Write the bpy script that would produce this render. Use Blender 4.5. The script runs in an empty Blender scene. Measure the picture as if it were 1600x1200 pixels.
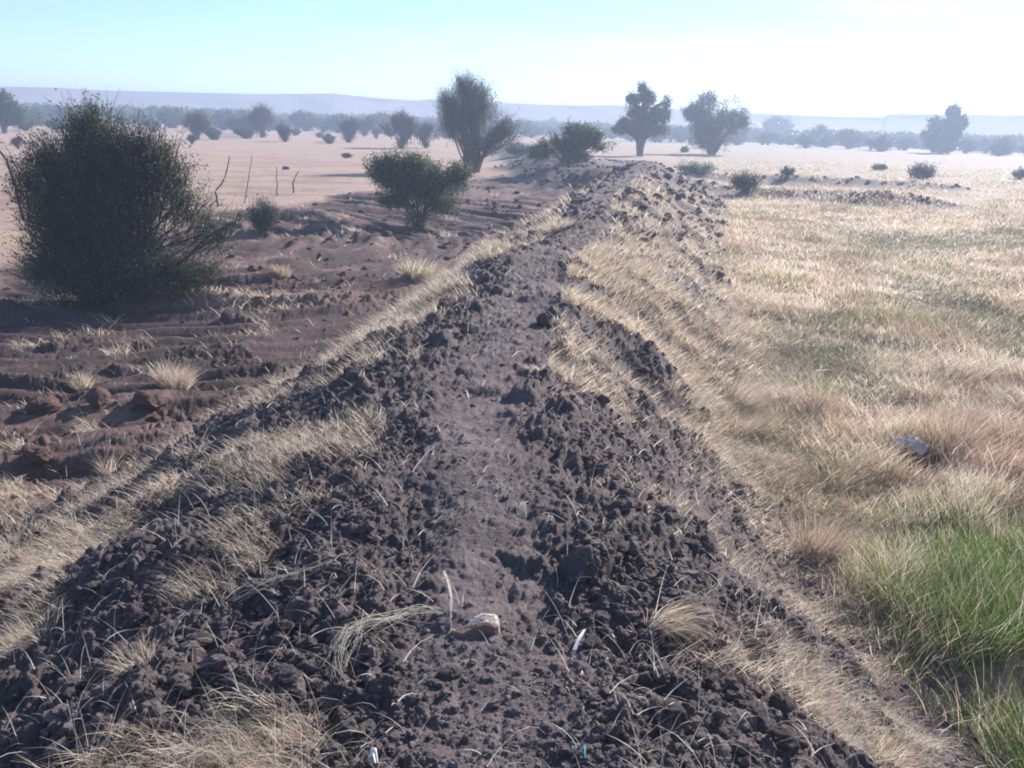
import bpy, math
import numpy as np
R_ = math.radians
scene = bpy.context.scene
C = scene.collection
rng = np.random.default_rng(7)

# ------------------------------------------------------------------ camera, sky, sun, exposure
BANK = 1.5                      # height of the earth bank above the plain
EYE = BANK + 1.6
PITCH, ROLL, F = 16.2, 1.9, 1400.0
cam_d = bpy.data.cameras.new("camera")
cam = bpy.data.objects.new("camera", cam_d); C.objects.link(cam)
cam.location = (0, 0, EYE)
from mathutils import Matrix, Vector
camR = Matrix.Rotation(R_(90 - PITCH), 3, 'X') @ Matrix.Rotation(R_(ROLL), 3, 'Z')
cam.rotation_euler = camR.to_euler()
cam_d.sensor_width = 36; cam_d.lens = 36 * F / 1600
cam_d.clip_start = 0.05; cam_d.clip_end = 5000
scene.camera = cam

SUN_AZ, SUN_EL = 38.0, 27.0     # degrees right of straight ahead, above the horizon
world = bpy.data.worlds.new("World"); scene.world = world
world.use_nodes = True
nt = world.node_tree; nt.nodes.clear()
sky = nt.nodes.new('ShaderNodeTexSky'); sky.sky_type = 'NISHITA'; sky.sun_disc = False
sky.sun_elevation = R_(SUN_EL); sky.sun_rotation = R_(SUN_AZ)
sky.altitude = 400; sky.air_density = 0.8; sky.dust_density = 0.1; sky.ozone_density = 4.2
bgn = nt.nodes.new('ShaderNodeBackground'); bgn.inputs['Strength'].default_value = 0.10
outw = nt.nodes.new('ShaderNodeOutputWorld')
tc = nt.nodes.new('ShaderNodeTexCoord')
mp = nt.nodes.new('ShaderNodeMapping'); mp.inputs['Scale'].default_value = (1.2, 1.2, 9.0)
nz = nt.nodes.new('ShaderNodeTexNoise'); nz.inputs['Scale'].default_value = 2.2
nz.inputs['Detail'].default_value = 5; nz.inputs['Roughness'].default_value = 0.55
cr = nt.nodes.new('ShaderNodeValToRGB')
cr.color_ramp.elements[0].position = 0.46; cr.color_ramp.elements[0].color = (0, 0, 0, 1)
cr.color_ramp.elements[1].position = 0.78; cr.color_ramp.elements[1].color = (0.34, 0.34, 0.34, 1)
mx = nt.nodes.new('ShaderNodeMixRGB'); mx.blend_type = 'MIX'
mx.inputs['Color2'].default_value = (10, 10.4, 10.8, 1)
nt.links.new(tc.outputs['Generated'], mp.inputs['Vector']); nt.links.new(mp.outputs[0], nz.inputs['Vector'])
nt.links.new(nz.outputs['Fac'], cr.inputs['Fac']); sx = nt.nodes.new('ShaderNodeSeparateXYZ'); nt.links.new(tc.outputs['Generated'], sx.inputs[0])
mrx = nt.nodes.new('ShaderNodeMapRange'); mrx.inputs['From Min'].default_value = -0.35; mrx.inputs['From Max'].default_value = 0.35
mrx.inputs['To Min'].default_value = 0.12; nt.links.new(sx.outputs['X'], mrx.inputs['Value'])
mm = nt.nodes.new('ShaderNodeMath'); mm.operation = 'MULTIPLY'; nt.links.new(cr.outputs['Color'], mm.inputs[0]); nt.links.new(mrx.outputs[0], mm.inputs[1])
nt.links.new(mm.outputs[0], mx.inputs['Fac'])
nt.links.new(sky.outputs[0], mx.inputs['Color1']); nt.links.new(mx.outputs[0], bgn.inputs['Color'])
nt.links.new(bgn.outputs[0], outw.inputs['Surface'])

sun_d = bpy.data.lights.new("sun", 'SUN'); sun_d.energy = 5.0; sun_d.angle = R_(0.6)
sun_d.color = (1.0, 0.92, 0.86)
sun = bpy.data.objects.new("sun", sun_d); C.objects.link(sun)
sdir = Vector((math.sin(R_(SUN_AZ)) * math.cos(R_(SUN_EL)), math.cos(R_(SUN_AZ)) * math.cos(R_(SUN_EL)), math.sin(R_(SUN_EL))))
sun.rotation_euler = sdir.to_track_quat('Z', 'Y').to_euler(); sun.location = (30, 60, 40)

scene.view_settings.view_transform = 'Standard'
scene.view_settings.look = 'None'
scene.view_settings.exposure = 1.0
scene.view_settings.gamma = 1
scene.render.engine = 'CYCLES'
cy = scene.cycles
cy.max_bounces = 5; cy.diffuse_bounces = 2; cy.glossy_bounces = 1; cy.transmission_bounces = 3
cy.volume_bounces = 0; cy.transparent_max_bounces = 4; cy.caustics_reflective = False; cy.caustics_refractive = False
cy.pixel_filter_type = 'BLACKMAN_HARRIS'; cy.filter_width = 1.9
try: cy.use_denoising = True
except Exception: pass

HAZE = 0.0022
HAZE_ALBEDO = (0.62, 0.76, 1.0)

# ------------------------------------------------------------------ helpers: noise
def h2(ix, iy, seed=0):
    ix = ix.astype(np.int64).astype(np.uint32); iy = iy.astype(np.int64).astype(np.uint32)
    n = ix * np.uint32(374761393) + iy * np.uint32(668265263) + np.uint32((seed * 1442695041 + 12345) % (2**32))
    n = (n ^ (n >> np.uint32(13))) * np.uint32(1274126177)
    n = (n ^ (n >> np.uint32(15))) * np.uint32(2246822519)
    n ^= n >> np.uint32(16)
    return n.astype(np.float64) / 4294967296.0
def vn(x, y, seed=0):
    ix = np.floor(x); iy = np.floor(y); fx = x - ix; fy = y - iy
    fx = fx * fx * fx * (fx * (fx * 6 - 15) + 10); fy = fy * fy * fy * (fy * (fy * 6 - 15) + 10)
    a = h2(ix, iy, seed); b = h2(ix + 1, iy, seed); c = h2(ix, iy + 1, seed); d = h2(ix + 1, iy + 1, seed)
    return (a * (1 - fx) + b * fx) * (1 - fy) + (c * (1 - fx) + d * fx) * fy
def fbm(x, y, s, seed=0, oct=3, gain=0.5):
    t = 0; amp = 1; tot = 0
    for k in range(oct):
        c_, s_ = math.cos(0.6 * k + 0.3), math.sin(0.6 * k + 0.3)
        xx, yy = (x * c_ - y * s_) * s, (x * s_ + y * c_) * s
        t = t + amp * vn(xx + 17.3 * k, yy + 5.1 * k, seed + k); tot += amp; amp *= gain; s *= 2.03
    return t / tot
def lumps(x, y, cell, seed=0, dens=0.8):
    """domed clods, one in most cells"""
    gx = x / cell; gy = y / cell; ix = np.floor(gx); iy = np.floor(gy)
    best = np.zeros_like(x)
    for dx in (-1, 0, 1):
        for dy in (-1, 0, 1):
            cx = ix + dx; cy_ = iy + dy
            px = cx + 0.15 + 0.7 * h2(cx, cy_, seed); py = cy_ + 0.15 + 0.7 * h2(cx, cy_, seed + 1)
            rr = h2(cx, cy_, seed + 2); ok = rr < dens; rad = 0.28 + 0.42 * h2(cx, cy_, seed + 3) ** 1.5
            an = h2(cx, cy_, seed + 4) * 3.14; ca, sa = np.cos(an), np.sin(an)
            ex = (gx - px); ey = (gy - py)
            u = (ex * ca + ey * sa); v = (-ex * sa + ey * ca) * 1.45
            d2 = np.maximum(np.abs(u), np.abs(v)) * 0.5 + np.sqrt(u * u + v * v) * 0.5
            hgt = np.clip(1 - (d2 / rad) ** 2, 0, 1) ** 0.6 * rad
            best = np.where(ok & (hgt > best), hgt, best)
    return best * cell
def sst(a, b, x):
    t = np.clip((x - a) / (b - a), 0, 1); return t * t * (3 - 2 * t)

# ------------------------------------------------------------------ terrain
CY = [-30, 0, 2, 2.6, 3.6, 4.4, 5.6, 7.6, 11.7, 18.5, 27.5, 38, 60, 120]
CX = [0.3, 0.03, 0.0, -.03, -.09, -.17, -.15, -.02, .6, 1.55, 3.0, 5.2, 9.5, 17]
def crest(y): return np.interp(y, CY, CX)
def uoff(x, y): return x - crest(y) + 0.10 * (fbm(x * 0, y, 0.7, 31) - 0.5) + 0.7 * sst(5, 14, y) * (fbm(x * 0, y, 0.30, 33, 2) - 0.5)
def bank_h(y):
    h = BANK + 0.10 * (fbm(y * 0 + 3.3, y, 0.45, 5) - 0.5)
    h = h + 0.30 * np.exp(-((y - 36) / 2.6) ** 2)
    return h * (1 - 0.80 * sst(38, 44, y)) * (1 - sst(75, 100, y)) 
def bank_prof(x, y):
    u = uoff(x, y)
    wl = np.interp(y, [0, 5, 7, 9.3, 15, 22, 60], [4.2, 4.2, 3.7, 2.9, 2.6, 2.8, 3.0])
    wr = np.interp(y, [0, 4, 9, 12, 20, 30, 60], [2.45, 2.4, 2.2, 2.8, 3.0, 3.6, 4.0])
    edge = 0.8 * (fbm(x, y, 0.8, 11) - 0.5)
    t = np.where(u > 0, (u - 0.34 + edge) / (wr - 0.34), (-u - 0.34 + edge) / (wl - 0.34))
    t = np.clip(t, 0, 1)
    s = 1 - t
    return 0.45 * s * s * (3 - 2 * s) + 0.55 * s, u, t
PIT = np.array([(-30, 6), (-16, 13.0), (-10, 15.2), (-9.6, 30.5), (-4, 50), (4, 66), (5, 50), (2, 30), (-1, 20), (-2.2, 9), (-4, 5), (-4, -30), (-30, -30)], float)
def inpoly(x, y, P, soft):
    """signed-distance style soft mask of a polygon"""
    inside = np.zeros(x.shape, bool); dist = np.full(x.shape, 1e9)
    n = len(P)
    for i in range(n):
        x1, y1 = P[i]; x2, y2 = P[(i + 1) % n]
        cond = ((y1 > y) != (y2 > y)) & (x < (x2 - x1) * (y - y1) / (y2 - y1 + 1e-12) + x1)
        inside ^= cond
        dx, dy = x2 - x1, y2 - y1
        t = np.clip(((x - x1) * dx + (y - y1) * dy) / (dx * dx + dy * dy), 0, 1)
        dist = np.minimum(dist, np.hypot(x - x1 - t * dx, y - y1 - t * dy))
    sd = np.where(inside, dist, -dist)
    return np.clip(0.5 + sd / (2 * soft), 0, 1)
def pitmask(x, y):
    jx = x + 1.6 * (fbm(x, y, 0.5, 41) - 0.5); jy = y + 3.0 * (fbm(x, y, 0.35, 42) - 0.5)
    return inpoly(jx, jy, PIT, 0.5)
def mask_zones(x, y):
    prof, u, t = bank_prof(x, y)
    live = np.clip(bank_h(y) / BANK, 0, 1)
    bank = sst(0.0, 0.12, prof) * live
    pit = pitmask(x, y) * (1 - bank) * (u < 0)
    m0 = np.interp(y, [4.2, 6, 8.5], [2.45, 2.2, 1.8]); meadow = sst(0, 0.8, u - m0) * (1 - bank)
    return prof, u, t, bank, pit, meadow
def BERMS(x, y):
    # low spoil heaps beyond the bank's end, and a spoil line across the meadow
    def seg(x1, y1, x2, y2, w, h, sd):
        dx, dy = x2 - x1, y2 - y1
        t = np.clip(((x - x1) * dx + (y - y1) * dy) / (dx * dx + dy * dy), 0, 1)
        d = np.hypot(x - x1 - t * dx, y - y1 - t * dy)
        return h * np.exp(-(d / w) ** 2) * (0.5 + 1.0 * fbm(x, y, 0.35, sd))
    return (seg(4.5, 42, -1, 110, 2.4, 0.9, 51) + seg(2.0, 62, 8, 75, 3, 0.6, 52) +
            seg(8.5, 46, 19, 42, 1.5, 0.45, 53) + seg(12, 60, 26, 56, 1.7, 0.4, 54))
def H(x, y, micro=True):
    x = np.asarray(x, float); y = np.asarray(y, float)
    shp = x.shape; x = x.ravel(); y = y.ravel()
    prof, u, t, bank, pit, meadow = mask_zones(x, y)
    r = np.hypot(x, y)
    z = prof * bank_h(y)
    plain = 0.25 * (fbm(x, y, 0.06, 21) - 0.5) * sst(8, 40, r)
    z = z + plain * (1 - bank)
    near = r < 130
    zb = np.zeros_like(z); zb[near] = BERMS(x[near], y[near]); z = z + zb
    # scraped field: curved furrows
    d = np.hypot(x + 9, (y - 24))
    fur = vn(d * 1.5, np.arctan2(y - 24, x + 9) * 1.6, 61) - 0.5
    fur2 = vn(d * 5.5, np.arctan2(y - 24, x + 9) * 5.0, 62) - 0.5
    z = z + pit * (-0.12 + 0.34 * fur + 0.20 * fur2 + 0.16 * (fbm(x, y, 0.9, 63) - 0.5) + 0.30 * np.clip(fbm(x, y, 0.55, 64, 3) - 0.6, 0, 1))
    # meadow tussocks
    z = z + meadow * (0.22 * (fbm(x, y, 0.55, 65) - 0.5) + 0.10 * (fbm(x, y, 2.0, 66) - 0.5))
    # bank roughness
    offp = sst(0.02, 0.45, np.abs(u + 0.05 + 0.25 * (fbm(x, y, 2.4, 70) - 0.5)))
    offp = np.maximum(offp, 0.6 * sst(4.5, 9, y))
    z = z + bank * offp * (0.17 * (fbm(x, y, 1.1, 67) - 0.5) + 0.10 * (fbm(x, y, 3.1, 68) - 0.5))
    z = z + bank * (1 - offp) * 0.05 * (fbm(x, y, 2.5, 69) - 0.5)
    if micro:
        m = (r < 45) & ((bank + pit + (zb > 0.08)) > 0.05)
        xm, ym = x[m], y[m]
        wx = xm + 0.05 * (fbm(xm, ym, 9, 71, 2) - 0.5); wy = ym + 0.05 * (fbm(xm, ym, 9, 72, 2) - 0.5)
        k = np.clip(0.28 + 0.72 * offp[m], 0, 1) * np.clip(bank[m] + (0.10 + 0.7 * sst(0.54, 0.66, fbm(xm, ym, 0.7, 75, 2))) * pit[m] + 0.1, 0, 1)
        cov = 0.45 + 0.8 * fbm(xm, ym, 1.3, 73, 2)
        dz = sst(32, 14, r[m]) * k * cov * (0.8 * lumps(wx, wy, 0.21, 81, 0.18) + 0.7 * lumps(wx, wy, 0.10, 82, 0.45) + 0.9 * lumps(wx, wy, 0.047, 83, 0.85) + 0.9 * lumps(wx, wy, 0.024, 84, 0.9))
        dz = dz + (0.25 + 0.75 * k) * 0.035 * (fbm(xm, ym, 22, 74, 3, 0.6) - 0.5)
        z[m] += dz
    return z.reshape(shp)
def Hp(x, y): return float(H(np.array([x]), np.array([y]))[0])
def at(px, py, z=None):
    """where the line of sight through that pixel of the 1600 px photo meets the ground (or the level z)"""
    d = camR @ Vector(((px - 800) / F, -(py - 600) / F, -1))
    if z is not None:
        t = (z - EYE) / d.z; return d.x * t, d.y * t
    ts = np.concatenate([np.arange(1.2, 12, 0.02), np.geomspace(12, 900, 900)])
    X, Y, Z = d.x * ts, d.y * ts, EYE + d.z * ts
    hit = np.nonzero(Z < H(X, Y, False))[0]
    i = hit[0] if len(hit) else len(ts) - 1
    return float(X[i]), float(Y[i])

# ------------------------------------------------------------------ materials
def new_mat(name):
    m = bpy.data.materials.new(name); m.use_nodes = True
    n = m.node_tree; n.nodes.clear()
    o = n.nodes.new('ShaderNodeOutputMaterial'); return m, n, o
def attr_col(n, var=0.25, scale=40.0, name='col'):
    a = n.nodes.new('ShaderNodeAttribute'); a.attribute_name = name
    t = n.nodes.new('ShaderNodeTexCoord'); z = n.nodes.new('ShaderNodeTexNoise')
    z.inputs['Scale'].default_value = scale; z.inputs['Detail'].default_value = 6; z.inputs['Roughness'].default_value = 0.65
    n.links.new(t.outputs['Object'], z.inputs['Vector'])
    mr = n.nodes.new('ShaderNodeMapRange'); mr.inputs['From Min'].default_value = 0.3; mr.inputs['From Max'].default_value = 0.7
    mr.inputs['To Min'].default_value = 1 - var; mr.inputs['To Max'].default_value = 1 + var
    n.links.new(z.outputs['Fac'], mr.inputs['Value'])
    vm = n.nodes.new('ShaderNodeVectorMath'); vm.operation = 'SCALE'
    n.links.new(a.outputs['Color'], vm.inputs[0]); n.links.new(mr.outputs[0], vm.inputs['Scale'])
    return vm.outputs[0], t, z
def mat_soil(name='soil', bump=1.0, var=0.3, scale=9.0):
    m, n, o = new_mat(name)
    col, t, z = attr_col(n, var, scale)
    p = n.nodes.new('ShaderNodeBsdfPrincipled'); p.inputs['Roughness'].default_value = 0.88
    p.inputs['Specular IOR Level'].default_value = 0.22
    n.links.new(col, p.inputs['Base Color'])
    z2 = n.nodes.new('ShaderNodeTexNoise'); z2.inputs['Scale'].default_value = 55; z2.inputs['Detail'].default_value = 7; z2.inputs['Roughness'].default_value = 0.72
    n.links.new(t.outputs['Object'], z2.inputs['Vector'])
    b = n.nodes.new('ShaderNodeBump'); b.inputs['Strength'].default_value = bump; b.inputs['Distance'].default_value = 0.03
    n.links.new(z2.outputs['Fac'], b.inputs['Height']); n.links.new(b.outputs[0], p.inputs['Normal'])
    n.links.new(p.outputs[0], o.inputs['Surface']); return m
def mat_leaf(name, trans=0.48, rough=0.6, var=0.15, gloss=0.06):
    m, n, o = new_mat(name)
    col, t, z = attr_col(n, var, 6.0)
    p = n.nodes.new('ShaderNodeBsdfPrincipled'); p.inputs['Roughness'].default_value = rough
    p.inputs['Specular IOR Level'].default_value = gloss * 5
    tr = n.nodes.new('ShaderNodeBsdfTranslucent'); ms = n.nodes.new('ShaderNodeMixShader'); ms.inputs[0].default_value = trans
    n.links.new(col, p.inputs['Base Color']); n.links.new(col, tr.inputs['Color'])
    n.links.new(p.outputs[0], ms.inputs[1]); n.links.new(tr.outputs[0], ms.inputs[2]); n.links.new(ms.outputs[0], o.inputs['Surface'])
    return m
def mat_plain(name, c, rough=0.8, c2=None, scale=20, bump=0.3, spec=0.3, trans=0.0):
    m, n, o = new_mat(name)
    t = n.nodes.new('ShaderNodeTexCoord'); z = n.nodes.new('ShaderNodeTexNoise'); z.inputs['Scale'].default_value = scale; z.inputs['Detail'].default_value = 6
    n.links.new(t.outputs['Object'], z.inputs['Vector'])
    r = n.nodes.new('ShaderNodeValToRGB'); r.color_ramp.elements[0].position = 0.35; r.color_ramp.elements[1].position = 0.65
    r.color_ramp.elements[0].color = (*(c2 or [k * 0.6 for k in c]), 1); r.color_ramp.elements[1].color = (*c, 1)
    n.links.new(z.outputs['Fac'], r.inputs['Fac'])
    p = n.nodes.new('ShaderNodeBsdfPrincipled'); p.inputs['Roughness'].default_value = rough; p.inputs['Specular IOR Level'].default_value = spec
    n.links.new(r.outputs['Color'], p.inputs['Base Color'])
    b = n.nodes.new('ShaderNodeBump'); b.inputs['Strength'].default_value = bump; b.inputs['Distance'].default_value = 0.01
    n.links.new(z.outputs['Fac'], b.inputs['Height']); n.links.new(b.outputs[0], p.inputs['Normal'])
    if trans:
        tr = n.nodes.new('ShaderNodeBsdfTranslucent'); ms = n.nodes.new('ShaderNodeMixShader'); ms.inputs[0].default_value = trans
        n.links.new(r.outputs['Color'], tr.inputs['Color']); n.links.new(p.outputs[0], ms.inputs[1]); n.links.new(tr.outputs[0], ms.inputs[2]); n.links.new(ms.outputs[0], o.inputs['Surface'])
    else: n.links.new(p.outputs[0], o.inputs['Surface'])
    return m
M_SOIL = mat_soil('soil'); M_CLOD = mat_soil('clod_soil', 0.8, 0.35, 14.0)
M_GRASS = mat_leaf('dry_grass_blade', 0.5, 0.5); M_LEAF = mat_leaf('leaf', 0.42, 0.5)
M_BARK = mat_plain('bark', (0.12, 0.095, 0.08), 0.9, (0.05, 0.04, 0.035), 30, 0.6)
M_ROCK = mat_plain('hill_rock', (0.30, 0.22, 0.20), 0.95, (0.22, 0.16, 0.15), 0.02, 0.1)

# ------------------------------------------------------------------ mesh and object makers
def mesh(name, V, Fc, col=None, mat=None, smooth=False, quads=True):
    """V (n,3), Fc (m,k) constant polygon size"""
    me = bpy.data.meshes.new(name); V = np.ascontiguousarray(V, np.float32); Fc = np.ascontiguousarray(Fc, np.int32)
    me.vertices.add(len(V)); me.vertices.foreach_set('co', V.ravel())
    k = Fc.shape[1]; me.loops.add(Fc.size); me.loops.foreach_set('vertex_index', Fc.ravel())
    me.polygons.add(len(Fc)); me.polygons.foreach_set('loop_start', np.arange(0, Fc.size, k, dtype=np.int32))
    me.polygons.foreach_set('use_smooth', np.full(len(Fc), smooth, bool))
    if col is not None:
        a = me.color_attributes.new('col', 'FLOAT_COLOR', 'POINT')
        cc = np.ones((len(V), 4), np.float32); cc[:, :3] = col; a.data.foreach_set('color', cc.ravel())
    me.update(calc_edges=True)
    if mat: me.materials.append(mat)
    return me
def link(name, me, parent=None, loc=(0, 0, 0)):
    o = bpy.data.objects.new(name, me); C.objects.link(o); o.location = loc
    if parent: o.parent = parent
    return o
def tag(o, label, cat, group=None, kind=None):
    if label: o['label'] = label
    if cat: o['category'] = cat
    if group: o['group'] = group
    if kind: o['kind'] = kind
    return o
def thing(name, label, cat, loc=(0, 0, 0), rotz=0, group=None):
    o = bpy.data.objects.new(name, None); C.objects.link(o); o.location = loc; o.rotation_euler = (0, 0, rotz)
    return tag(o, label, cat, group)
def tubes(paths, radii, sides=5):
    """paths (n,k,3), radii (n,k) -> V,F"""
    P = np.asarray(paths, float); Rr = np.asarray(radii, float); n, k, _ = P.shape
    T = np.gradient(P, axis=1); T /= np.linalg.norm(T, axis=2, keepdims=True) + 1e-9
    up = np.where(np.abs(T[..., 2:3]) > 0.9, np.array([1., 0, 0]), np.array([0, 0, 1.]))
    A = np.cross(T, up); A /= np.linalg.norm(A, axis=2, keepdims=True) + 1e-9; B = np.cross(T, A)
    an = np.arange(sides) / sides * 2 * np.pi
    V = P[:, :, None] + Rr[:, :, None, None] * (np.cos(an)[:, None] * A[:, :, None] + np.sin(an)[:, None] * B[:, :, None])
    idx = np.arange(n * k * sides).reshape(n, k, sides); nx = np.roll(idx, -1, axis=2)
    Fc = np.stack([idx[:, :-1], nx[:, :-1], nx[:, 1:], idx[:, 1:]], -1).reshape(-1, 4)
    return V.reshape(-1, 3), Fc
def join(parts):
    V = []; Fc = []; Cc = []; o = 0
    for v, f, c in parts:
        V.append(v); Fc.append(f + o); Cc.append(np.broadcast_to(c, v.shape)); o += len(v)
    return np.concatenate(V), np.concatenate(Fc), np.concatenate(Cc)
def blades(P, h, lean, width, col, K=3, curl=0.5, r=rng):
    """ribbons of grass. P (n,3) roots, h lengths, lean (n,2) horizontal throw relative to length, -> quads"""
    n = len(P); s = np.linspace(0, 1, K + 1)
    L = np.linalg.norm(lean, axis=1) + 1e-6; d = lean / L[:, None]
    th0 = np.arctan(L) * 0.55; th1 = np.arctan(L) * 1.0 + curl * r.random(n)         # angle from vertical
    th = th0[:, None] + (th1 - th0)[:, None] * s[None, :]
    ds = h[:, None] / K
    hx = np.concatenate([np.zeros((n, 1)), np.cumsum(np.sin(th[:, :-1]) * ds, 1)], 1)
    hz = np.concatenate([np.zeros((n, 1)), np.cumsum(np.cos(th[:, :-1]) * ds, 1)], 1)
    c = np.stack([P[:, 0:1] + d[:, 0:1] * hx, P[:, 1:2] + d[:, 1:2] * hx, P[:, 2:3] + hz], -1)
    fa = r.random(n) * 2 * np.pi
    w = np.stack([np.cos(fa), np.sin(fa), 0.3 * (r.random(n) - 0.5)], -1)[:, None, :] * (width[:, None] * (1 - 0.85 * s[None, :] ** 1.5))[..., None] * 0.5
    V = np.stack([c - w, c + w], 2)                                     # n,K+1,2,3
    idx = np.arange(n * (K + 1) * 2).reshape(n, K + 1, 2)
    Fc = np.stack([idx[:, :-1, 0], idx[:, :-1, 1], idx[:, 1:, 1], idx[:, 1:, 0]], -1).reshape(-1, 4)
    cc = np.repeat(col, (K + 1) * 2, axis=0)
    return V.reshape(-1, 3), Fc, cc

# ------------------------------------------------------------------ GROUND (one sheet to the horizon)
def ground():
    th = np.concatenate([np.linspace(-45, 45, 1200), np.linspace(45, 315, 140)[1:-1]]) * math.pi / 180
    rs = [0.25]
    while rs[-1] < 1300:
        r = rs[-1]; rs.append(r + max(0.004, min(0.0013 * r * r, (0.0048 if r < 40 else 0.02) * r)))
    rs = np.array(rs)
    RR, TT = np.meshgrid(rs, th, indexing='ij'); X = RR * np.sin(TT); Y = RR * np.cos(TT)
    Z = H(X, Y)
    nr, ntn = X.shape
    x, y = X.ravel(), Y.ravel()
    prof, u, t, bank, pit, meadow = mask_zones(x, y)
    r = RR.ravel()
    sand = np.array([0.42, 0.30, 0.235]); c = np.tile(sand, (len(x), 1))
    def mixc(c, w, col): return c * (1 - w[:, None]) + np.array(col) * w[:, None]
    # far left plain: faint tan and grey bands
    c = mixc(c, 0.8 * sst(0.52, 0.68, fbm(x * 0.5, y, 0.12, 101)), (0.40, 0.27, 0.21))
    c = mixc(c, 0.7 * sst(0.56, 0.72, fbm(x * 0.3, y * 1.2, 0.30, 102)), (0.46, 0.34, 0.22))
    c = mixc(c, 0.5 * sst(0.55, 0.66, fbm(x * 0.6, y, 0.9, 103)) * sst(140, 20, r), (0.20, 0.13, 0.10))
    rightness = sst(-3, 6, u)
    gr = np.array([0.42, 0.34, 0.25])
    c = mixc(c, rightness * sst(24, 34, y), gr)
    c = mixc(c, rightness * 0.55 * sst(0.50, 0.66, fbm(x, y, 0.16, 104)), (0.40, 0.30, 0.22))
    c = mixc(c, rightness * 0.5 * sst(0.55, 0.7, fbm(x, y * 1.5, 0.5, 105)), (0.33, 0.30, 0.17))
    c = mixc(c, meadow * sst(34, 22, y), (0.33, 0.26, 0.175))
    # edge strip between pit and sand
    c = mixc(c, np.clip(pit * 1.2, 0, 1), (0.105, 0.073, 0.071))
    d = np.hypot(x + 9, (y - 24))
    fur = vn(d * 1.5, np.arctan2(y - 24, x + 9) * 1.6, 61); f2 = vn(d * 4, np.arctan2(y - 24, x + 9) * 3, 162)
    c = mixc(c, pit * sst(0.48, 0.64, fur * 0.6 + f2 * 0.4) * 0.75, (0.25, 0.165, 0.145))
    c = mixc(c, pit * 0.8 * sst(0.56, 0.7, fbm(x, y, 0.9, 106)), (0.07, 0.05, 0.045))
    bcol = np.array([0.145, 0.116, 0.116])
    c = mixc(c, np.clip(bank, 0, 1), bcol)
    c = mixc(c, bank * 0.7 * sst(0.5, 0.68, fbm(x, y, 1.4, 107)), (0.18, 0.144, 0.142))
    pathw = bank * sst(0.30, 0.0, np.abs(u + 0.02 + 0.5 * (fbm(x, y, 2.2, 108) - 0.5))) * (0.2 + 0.8 * sst(0.3, 0.62, fbm(x, y, 2.6, 109))) * (1 - 0.6 * sst(9, 14, y))
    c = mixc(c, np.clip(pathw, 0, 1), (0.20, 0.166, 0.166))
    c = mixc(c, bank * sst(9, 20, y) * 0.55 * sst(0.5, 1.1, np.abs(u)) * sst(0.45, 0.58, fbm(x, y, 0.9, 111)) * (1 - sst(31, 34, y)), (0.44, 0.34, 0.25))
    c = mixc(c, bank * sst(40, 50, y) * 0.5, (0.42, 0.31, 0.26))
    zb = np.zeros_like(x); nn = r < 130; zb[nn] = BERMS(x[nn], y[nn])
    c = mixc(c, sst(0.08, 0.25, zb) * 1.1 * (0.4 + fbm(x, y, 1.0, 110)).clip(0, 1), (0.12, 0.095, 0.095))
    c = mixc(c, (u > 1.2) * (1 - bank) * (1 - meadow) * sst(14, 9, y) * 0.95, (0.13, 0.103, 0.095))
    nb = (r < 60) & ((bank + pit) > 0.05); w_ = np.zeros_like(x); w_[nb] = straw_prob(x[nb], y[nb]); c = mixc(c, 0.6 * w_ * (0.5 + 0.5 * sst(0.35, 0.6, fbm(x, y, 5.0, 112))), (0.40, 0.32, 0.25))
    idx = np.arange(nr * ntn).reshape(nr, ntn); nx = np.roll(idx, -1, axis=1)
    Fc = np.stack([idx[:-1], idx[1:], nx[1:], nx[:-1]], -1).reshape(-1, 4)
    V = np.stack([x, y, Z.ravel()], -1)
    # close the hole under the camera
    me = mesh('ground', V, Fc, c, M_SOIL, True)
    o = link('ground', me); tag(o, None, None, None, 'structure'); return o

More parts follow.
